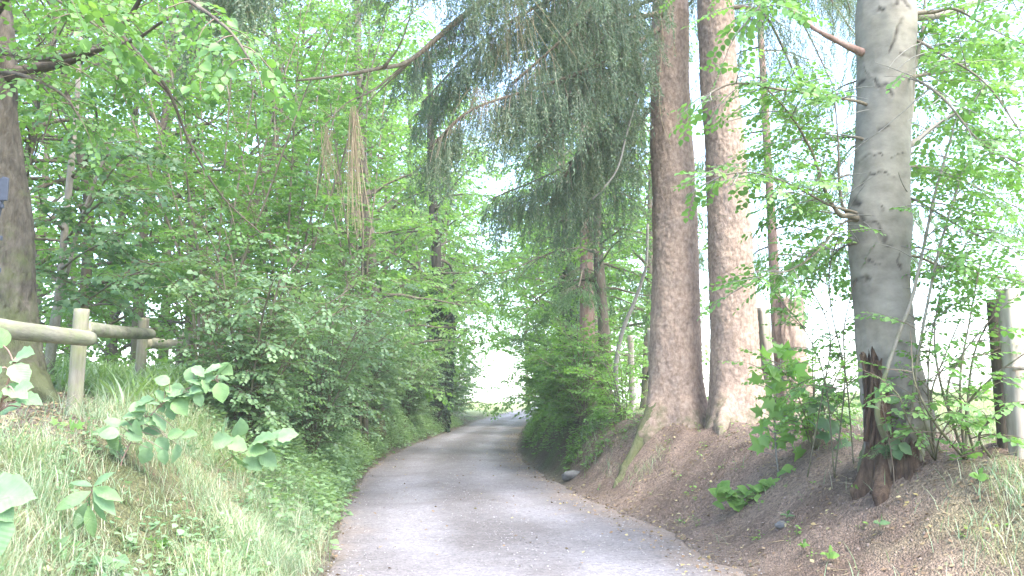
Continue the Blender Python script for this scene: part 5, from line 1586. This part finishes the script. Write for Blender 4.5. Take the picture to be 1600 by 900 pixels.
shrub('beech_shrub', 'leafy beech shoots wrapped round the right side of the beech foot', g, [[g, P(1440, 640, 8.4), P(1430, 580, 8.3), P(1445, 520, 8.3)], [g, P(1455, 620, 8.4), P(1475, 560, 8.4), P(1500, 500, 8.4)], [g, P(1420, 660, 8.2), P(1405, 620, 8.1), P(1385, 600, 8.1)], [g, P(1470, 680, 8.2), P(1500, 640, 8.1), P(1540, 610, 8.0)], [g, P(1450, 600, 8.6), P(1460, 500, 8.7), P(1490, 420, 8.8)]], 315, 'beech', 'leaf_beech', T_OV, step=.24, sub=(.2, .5), spl=.34, t0=.2, hi=200, hi_mesh=LEAF['beech'], bark='bark_stem', rs=.01)
g = ground_at(2.3, 18.6)
shrub('elder_shrub', 'leafy green bush on the bank edge left of the first big spruce', g, fan_stems(g, 8, 1.5, .7, 305, (-.3, 0)), 306, 'hazel', 'leaf_fresh', T_OV, step=.3, sub=(.25, .55), spl=.36, t0=.1, rs=.014)
g = ground_at(1.6, 20.2)
shrub('elder_shrub', 'leafy green bush on the bank edge behind the grey rock', g, fan_stems(g, 8, 1.9, .8, 307, (-.2, 0)), 308, 'hazel', 'leaf_far', T_OV, step=.3, sub=(.25, .6), spl=.4, t0=.06, rs=.014)

# ------------------------------------------------------------------ grass, undergrowth, litter, gravel
def blades(pos, L, lean, wd, rg):
    n = len(pos)
    az = rg.uniform(0, 6.28, n)
    h = np.stack([np.cos(az), np.sin(az), np.zeros(n)], -1)
    sd = np.stack([-np.sin(az), np.cos(az), np.zeros(n)], -1)
    up = np.array([0, 0, 1.0])
    rows = []
    for t, w_ in ((0, 1), (.35, .9), (.7, .6), (1, 0)):
        bend = lean * t ** 1.6
        c_ = pos + h * (L * bend)[:, None] + up * (L * t * np.sqrt(np.clip(1 - (lean * t ** .6) ** 2 * .7, .08, 1)))[:, None]
        rows.append((c_ - sd * (wd * w_)[:, None], c_ + sd * (wd * w_)[:, None]))
    v = np.stack([rows[0][0], rows[0][1], rows[1][0], rows[1][1], rows[2][0], rows[2][1], rows[3][0]], 1).reshape(-1, 3)
    o = (np.arange(n) * 7)[:, None, None]
    return v, [(np.array([(0, 1, 3, 2), (2, 3, 5, 4)])[None] + o).reshape(-1, 4), (np.array([(4, 5, 6)])[None] + o).reshape(-1, 3)]
def scatter(n, x0, x1, y0, y1, rg, prob):
    x, y = rg.uniform(x0, x1, n), rg.uniform(y0, y1, n)
    k = rg.random(n) < prob(x, y)
    x, y = x[k], y[k]
    return np.stack([x, y, gz(x, y)], -1)
rg = np.random.default_rng(400)
def p_bank(x, y):
    d = eL(y) - x
    cl = np.clip(.6 + .9 * n2(x, y, 2.2, 2, 2.0), .08, 1)
    return cl * np.clip((d - .02) / .25, 0, 1) * np.clip((3.6 - d) / .8, 0, 1) * (1 - .93 * litter_zone(x, y)) * np.clip((15 - y) / 3, 0, 1)
pos = scatter(155000, -6.2, -1.2, 3.4, 15, rg, p_bank)
n = len(pos)
v, f = blades(pos - [0, 0, .01], rg.uniform(.09, .34, n) * np.clip(1 + .6 * n2(pos[:, 0], pos[:, 1], 1.4, 2, 7.0), .4, 1.6), rg.uniform(.45, 1.25, n), rg.uniform(.0012, .0028, n) + (rg.random(n) < .06) * .003, rg)
gr = MB().add(v, f).build('grass', 'grass', None, True)
tag(gr, 'long pale green and straw-coloured grass covering the left bank', 'grass', kind='stuff')
pos = np.concatenate([scatter(9000, 3.0, 5.8, 5.2, 8.0, rg, lambda x, y: np.clip(1.5 - np.hypot((x - 4.5) / .9, (y - 6.7) / 1.0), 0, 1) * np.clip(.5 + n2(x, y, 3, 2), 0, 1)),
                      scatter(3000, 1.2, 3.0, 14.2, 20, rg, lambda x, y: np.clip(.3 + n2(x, y, 2.5, 2), 0, 1) * ((x - eR(y)) > .5)), scatter(14000, 3.2, 7.0, 8.5, 20, rg, lambda x, y: np.clip((x - eR(y) - 2.6) / 1.2, 0, .9)),
                      scatter(1200, 2.0, 4.2, 6.0, 12.0, rg, lambda x, y: .25 * np.clip(n2(x, y, 3, 2) * 2, 0, 1) * ((x - eR(y)) > .3))])
n = len(pos)
v, f = blades(pos - [0, 0, .01], rg.uniform(.08, .28, n), rg.uniform(.3, 1.05, n), rg.uniform(.0018, .004, n), rg)
tag(MB().add(v, f).build('grass', 'grass', None, True), 'sparse grass tufts on the right bank and meadow edge', 'grass', kind='stuff')
pos = scatter(16000, -9, -4.2, 10.5, 19, rg, lambda x, y: np.clip(.75 + .6 * n2(x, y, .9, 2, 4.0), 0, 1) * (1 - litter_zone(x, y)) * np.clip((y - 10.6) / .8, 0, 1) * ((eL(y) - x) > 2.0))
n = len(pos)
v, f = blades(pos, rg.uniform(.25, .6, n), rg.uniform(.5, 1.2, n), rg.uniform(.008, .02, n), rg)
tag(MB().add(v, f).build('sedge', 'sedge', None, True), 'pale arching sedge and wild leaves on the wood floor behind the fence', 'undergrowth', kind='stuff')

# herb layer: small leafy plants; each stands as a whorl of leaves on a stalk
def herbs(name, label, pos, hgt, size, mat, rg, per=9, tm=T_KITE):
    n = len(pos)
    LP, LR, LS = [], [], []
    for k in range(per):
        t = (k + 1) / per
        az = rg.uniform(0, 6.28, n)
        d = np.stack([np.cos(az), np.sin(az), rg.uniform(-.5, .35, n)], -1)
        LP.append(pos + np.stack([np.cos(az) * .02, np.sin(az) * .02, hgt * t], -1) + rg.normal(0, .02, (n, 3)))
        LR.append(frames(unit(d), np.stack([rg.normal(0, .3, n), rg.normal(0, .3, n), np.ones(n)], -1)))
        LS.append(size * rg.uniform(.6, 1.2, n) * (1.15 - .5 * t))
    mb = MB()
    v, f = stamp(tm[0], tm[1], np.concatenate(LP), np.concatenate(LR), np.concatenate(LS)); mb.add(v, f, 0)
    v, f = twig_strips(pos, np.stack([rg.normal(0, .05, n), rg.normal(0, .05, n), np.ones(n)], -1), hgt, .003); mb.add(v, f, 1)
    return tag(mb.build(name, [mat, 'leaf_far'], None, True), label, 'undergrowth', kind='stuff')
dLf = lambda x, y: eL(y) - x
pos = scatter(30000, -7, -1.4, 8.5, 48, rg, lambda x, y: np.clip((dLf(x, y) + .02) / .15, 0, 1) * np.clip((2.6 - dLf(x, y)) / .6, 0, 1) * np.clip((y - 9.5 + .8 * n2(x, y, 1, 2) - np.clip(dLf(x, y) - .9, 0, 3) * 1.6) / 3, 0, 1) * np.clip(1.25 - y / 55, .4, 1))
herbs('undergrowth', 'dense leafy herbs and nettles on the bank along the left lane edge', pos, rg.uniform(.15, .6, len(pos)), rg.uniform(.07, .15, len(pos)), 'herb', rg, 8)
pos = scatter(2600, -4.6, -1.5, 4.2, 13, rg, lambda x, y: np.clip(dLf(x, y) / .4, 0, 1) * np.clip(.22 + n2(x, y, 1.6, 2, 11.0) + .9 * np.clip(1 - dLf(x, y) / .9, 0, 1), 0, 1) * (1 - litter_zone(x, y)))
herbs('undergrowth', 'low pale broad-leaved herbs scattered through the bank grass', pos, rg.uniform(.05, .28, len(pos)), rg.uniform(.04, .09, len(pos)), 'leaf_pale', rg, 6, T_OVW)
pos = scatter(9000, -.2, 3.2, 16, 46, rg, lambda x, y: np.clip((x - eR(y) - .2) / .3, 0, 1) * np.clip((1.9 - (x - eR(y))) / .6, 0, 1) * np.clip((y - 16) / 3, 0, 1) * np.clip(.55 + .8 * n2(x, y, 1.2, 2), 0, 1))
herbs('undergrowth', 'leafy herbs on the bank along the right lane edge', pos, rg.uniform(.1, .4, len(pos)), rg.uniform(.06, .13, len(pos)), 'leaf_far', rg, 7)
pos = scatter(3600, -14, -4.5, 13, 34, rg, lambda x, y: np.clip(.5 + .7 * n2(x, y, .7, 2), 0, 1) * ((eL(y) - x) > 1.5))
herbs('undergrowth', 'leafy low growth on the wood floor under the trees', pos, rg.uniform(.2, .8, len(pos)), rg.uniform(.1, .2, len(pos)), 'leaf_far', rg, 8)

pos = scatter(420, 1.4, 5.2, 5.8, 18, rg, lambda x, y: ((x - eR(y)) > .25) * np.clip(.3 + n2(x, y, 1.5, 2, 21.0), 0, .9))
herbs('undergrowth', 'scattered small green seedlings and herbs on the bare right slope', pos, rg.uniform(.03, .14, len(pos)), rg.uniform(.03, .065, len(pos)), 'leaf_fresh', rg, 5, T_OV)
# fallen leaves
def lay(pos, size, rg, tmpl, zoff=.008, tilt=.35):
    n = len(pos)
    e = .05
    gxn = (gz(pos[:, 0] + e, pos[:, 1]) - gz(pos[:, 0] - e, pos[:, 1])) / (2 * e); gyn = (gz(pos[:, 0], pos[:, 1] + e) - gz(pos[:, 0], pos[:, 1] - e)) / (2 * e)
    nr = unit(np.stack([-gxn, -gyn, np.ones(n)], -1) + rg.normal(0, tilt, (n, 3)))
    az = rg.uniform(0, 6.28, n)
    d = np.stack([np.cos(az), np.sin(az), np.zeros(n)], -1); d = unit(d - nr * (d * nr).sum(1, keepdims=True))
    return stamp(tmpl[0], tmpl[1], pos + [0, 0, zoff], frames(d, nr), size)
def lane_top(p):
    t_ = np.clip((p[:, 0] - eL(p[:, 1])) / (eR(p[:, 1]) - eL(p[:, 1])), 0, 1)
    q = p.copy(); inl = (p[:, 0] > eL(p[:, 1])) & (p[:, 0] < eR(p[:, 1]))
    z = zroad(p[:, 1]) + .004 + .03 * (1 - (2 * t_ - 1) ** 2) - .02 * (np.exp(-((t_ - .27) / .11) ** 2) + np.exp(-((t_ - .70) / .11) ** 2)) + .006
    q[:, 2] = np.where(inl, z, q[:, 2]); return q
def lane_pts(n, prob, y0=5, y1=40):
    y = y0 + (y1 - y0) * rg.random(n) ** 1.6
    t_ = rg.random(n); x = eL(y) + (eR(y) - eL(y)) * (t_ * 1.1 - .05)
    k = rg.random(n) < prob(t_, x, y)
    x, y = x[k], y[k]
    return lane_top(np.stack([x, y, gz(x, y)], -1))
L1 = scatter(9000, -6.6, -3.4, 6.5, 12, rg, lambda x, y: litter_zone(x, y))
L2 = scatter(15000, 1.0, 5.2, 5.6, 18.5, rg, lambda x, y: ((x - eR(y)) > .0) * np.clip(.28 + .5 * n2(x, y, 1.8, 2, 3.0), .05, .6))
L3 = lane_pts(11000, lambda t_, x, y: .035 + .8 * np.clip(1 - t_ / .10, 0, 1) + .55 * np.clip((t_ - .78) / .15, 0, 1))
L4 = scatter(1500, -5, -1.6, 4, 12, rg, lambda x, y: .5 * ((eL(y) - x) > 0))
pos = np.concatenate([L1, L2, L3, L4]); n = len(pos)
v, f = lay(pos, rg.uniform(.025, .065, n), rg, kite(.34, .1))
tag(MB().add(v, f).build('leaf_litter', 'litter', None, True), 'yellow and brown fallen leaves strewn on lane edges and banks', 'leaf litter', kind='stuff')
# loose stones
OCT = (np.array([(1, 0, 0), (-.9, .1, 0), (0, 1, 0.1), (.1, -.9, 0), (0, 0, .6), (0, .1, -.5)], float), [np.array([(0, 2, 4), (2, 1, 4), (1, 3, 4), (3, 0, 4), (2, 0, 5), (1, 2, 5), (3, 1, 5), (0, 3, 5)])])
pos = lane_pts(13000, lambda t_, x, y: .25 + .5 * np.exp(-((t_ - .48) / .1) ** 2) + .5 * (t_ < .14) + .5 * (t_ > .85), 5.5, 34); pos[:, 2] -= .003
n = len(pos)
v, f = stamp(OCT[0], OCT[1], pos, frames(rg.normal(0, 1, (n, 3)) * [1, 1, .3], np.repeat([[0, 0, 1.0]], n, 0)), rg.uniform(.005, .017, n) * rg.uniform(.5, 1, n))
tag(MB().add(v, f).build('gravel', 'gravel', None, False), 'loose small stones scattered on the lane', 'gravel', kind='stuff')
# dead twigs and clods on the right slope
pos = scatter(1500, 1.2, 5.2, 5.6, 18, rg, lambda x, y: ((x - eR(y)) > .25) * .6)
az = rg.uniform(0, 6.28, len(pos))
v, f = twig_strips(pos + [0, 0, .012], np.stack([np.cos(az), np.sin(az), rg.normal(0, .15, len(pos))], -1), rg.uniform(.06, .4, len(pos)), .004)
tag(MB().add(v, f).build('twig_litter', 'straw', None, True), 'thin dead twigs lying on the bare dirt slope', 'twig litter', kind='stuff')
pos = scatter(14000, 1.0, 5.4, 5.6, 18.5, rg, lambda x, y: ((x - eR(y)) > .05) * np.clip(.3 + .5 * n2(x, y, 2.5, 2), .05, .7)); n = len(pos)
v, f = stamp(OCT[0], OCT[1], pos, frames(rg.normal(0, 1, (n, 3)), unit(rg.normal(0, 1, (n, 3)) + [0, 0, 1.5])), rg.uniform(.005, .03, n) * rg.uniform(.4, 1, n) ** 2)
tag(MB().add(v, f).build('soil_crumbs', plain_mat('clods', [(0.13, 0.098, 0.078), (0.26, 0.20, 0.162)], .95, 30), None, False), 'crumbled clods of brown earth on the right slope', 'soil', kind='stuff')

# ------------------------------------------------------------------ haze: added volume lifting shadows and standing in for overexposure at the lane end
HZ = [(-640, -90, -1.2), (640, 740, 34.0)]
(a0, b0, c0_), (a1, b1_, c1_) = HZ
hv = [(x_, y_, z_) for z_ in (c0_, c1_) for y_ in (b0, b1_) for x_ in (a0, a1)]
hz = MB().add(hv, np.array([(0, 2, 3, 1), (4, 5, 7, 6), (0, 1, 5, 4), (2, 6, 7, 3), (0, 4, 6, 2), (1, 3, 7, 5)])).build('haze', plain_mat('haze', [(1, 1, 1), (1, 1, 1)]), None, False)
hm = hz.data.materials[0]; ht = hm.node_tree; ht.nodes.clear()
ho = ht.nodes.new('ShaderNodeOutputMaterial'); hp = ht.nodes.new('ShaderNodeVolumePrincipled')
hp.inputs['Color'].default_value = (0.96, 0.98, 1.0, 1); hp.inputs['Density'].default_value = 0.0009
ht.links.new(hp.outputs[0], ho.inputs['Volume'])
tag(hz, 'thin pale veil added to lift shadows and stand in for overexposure at the lane end', 'haze', kind='stuff')
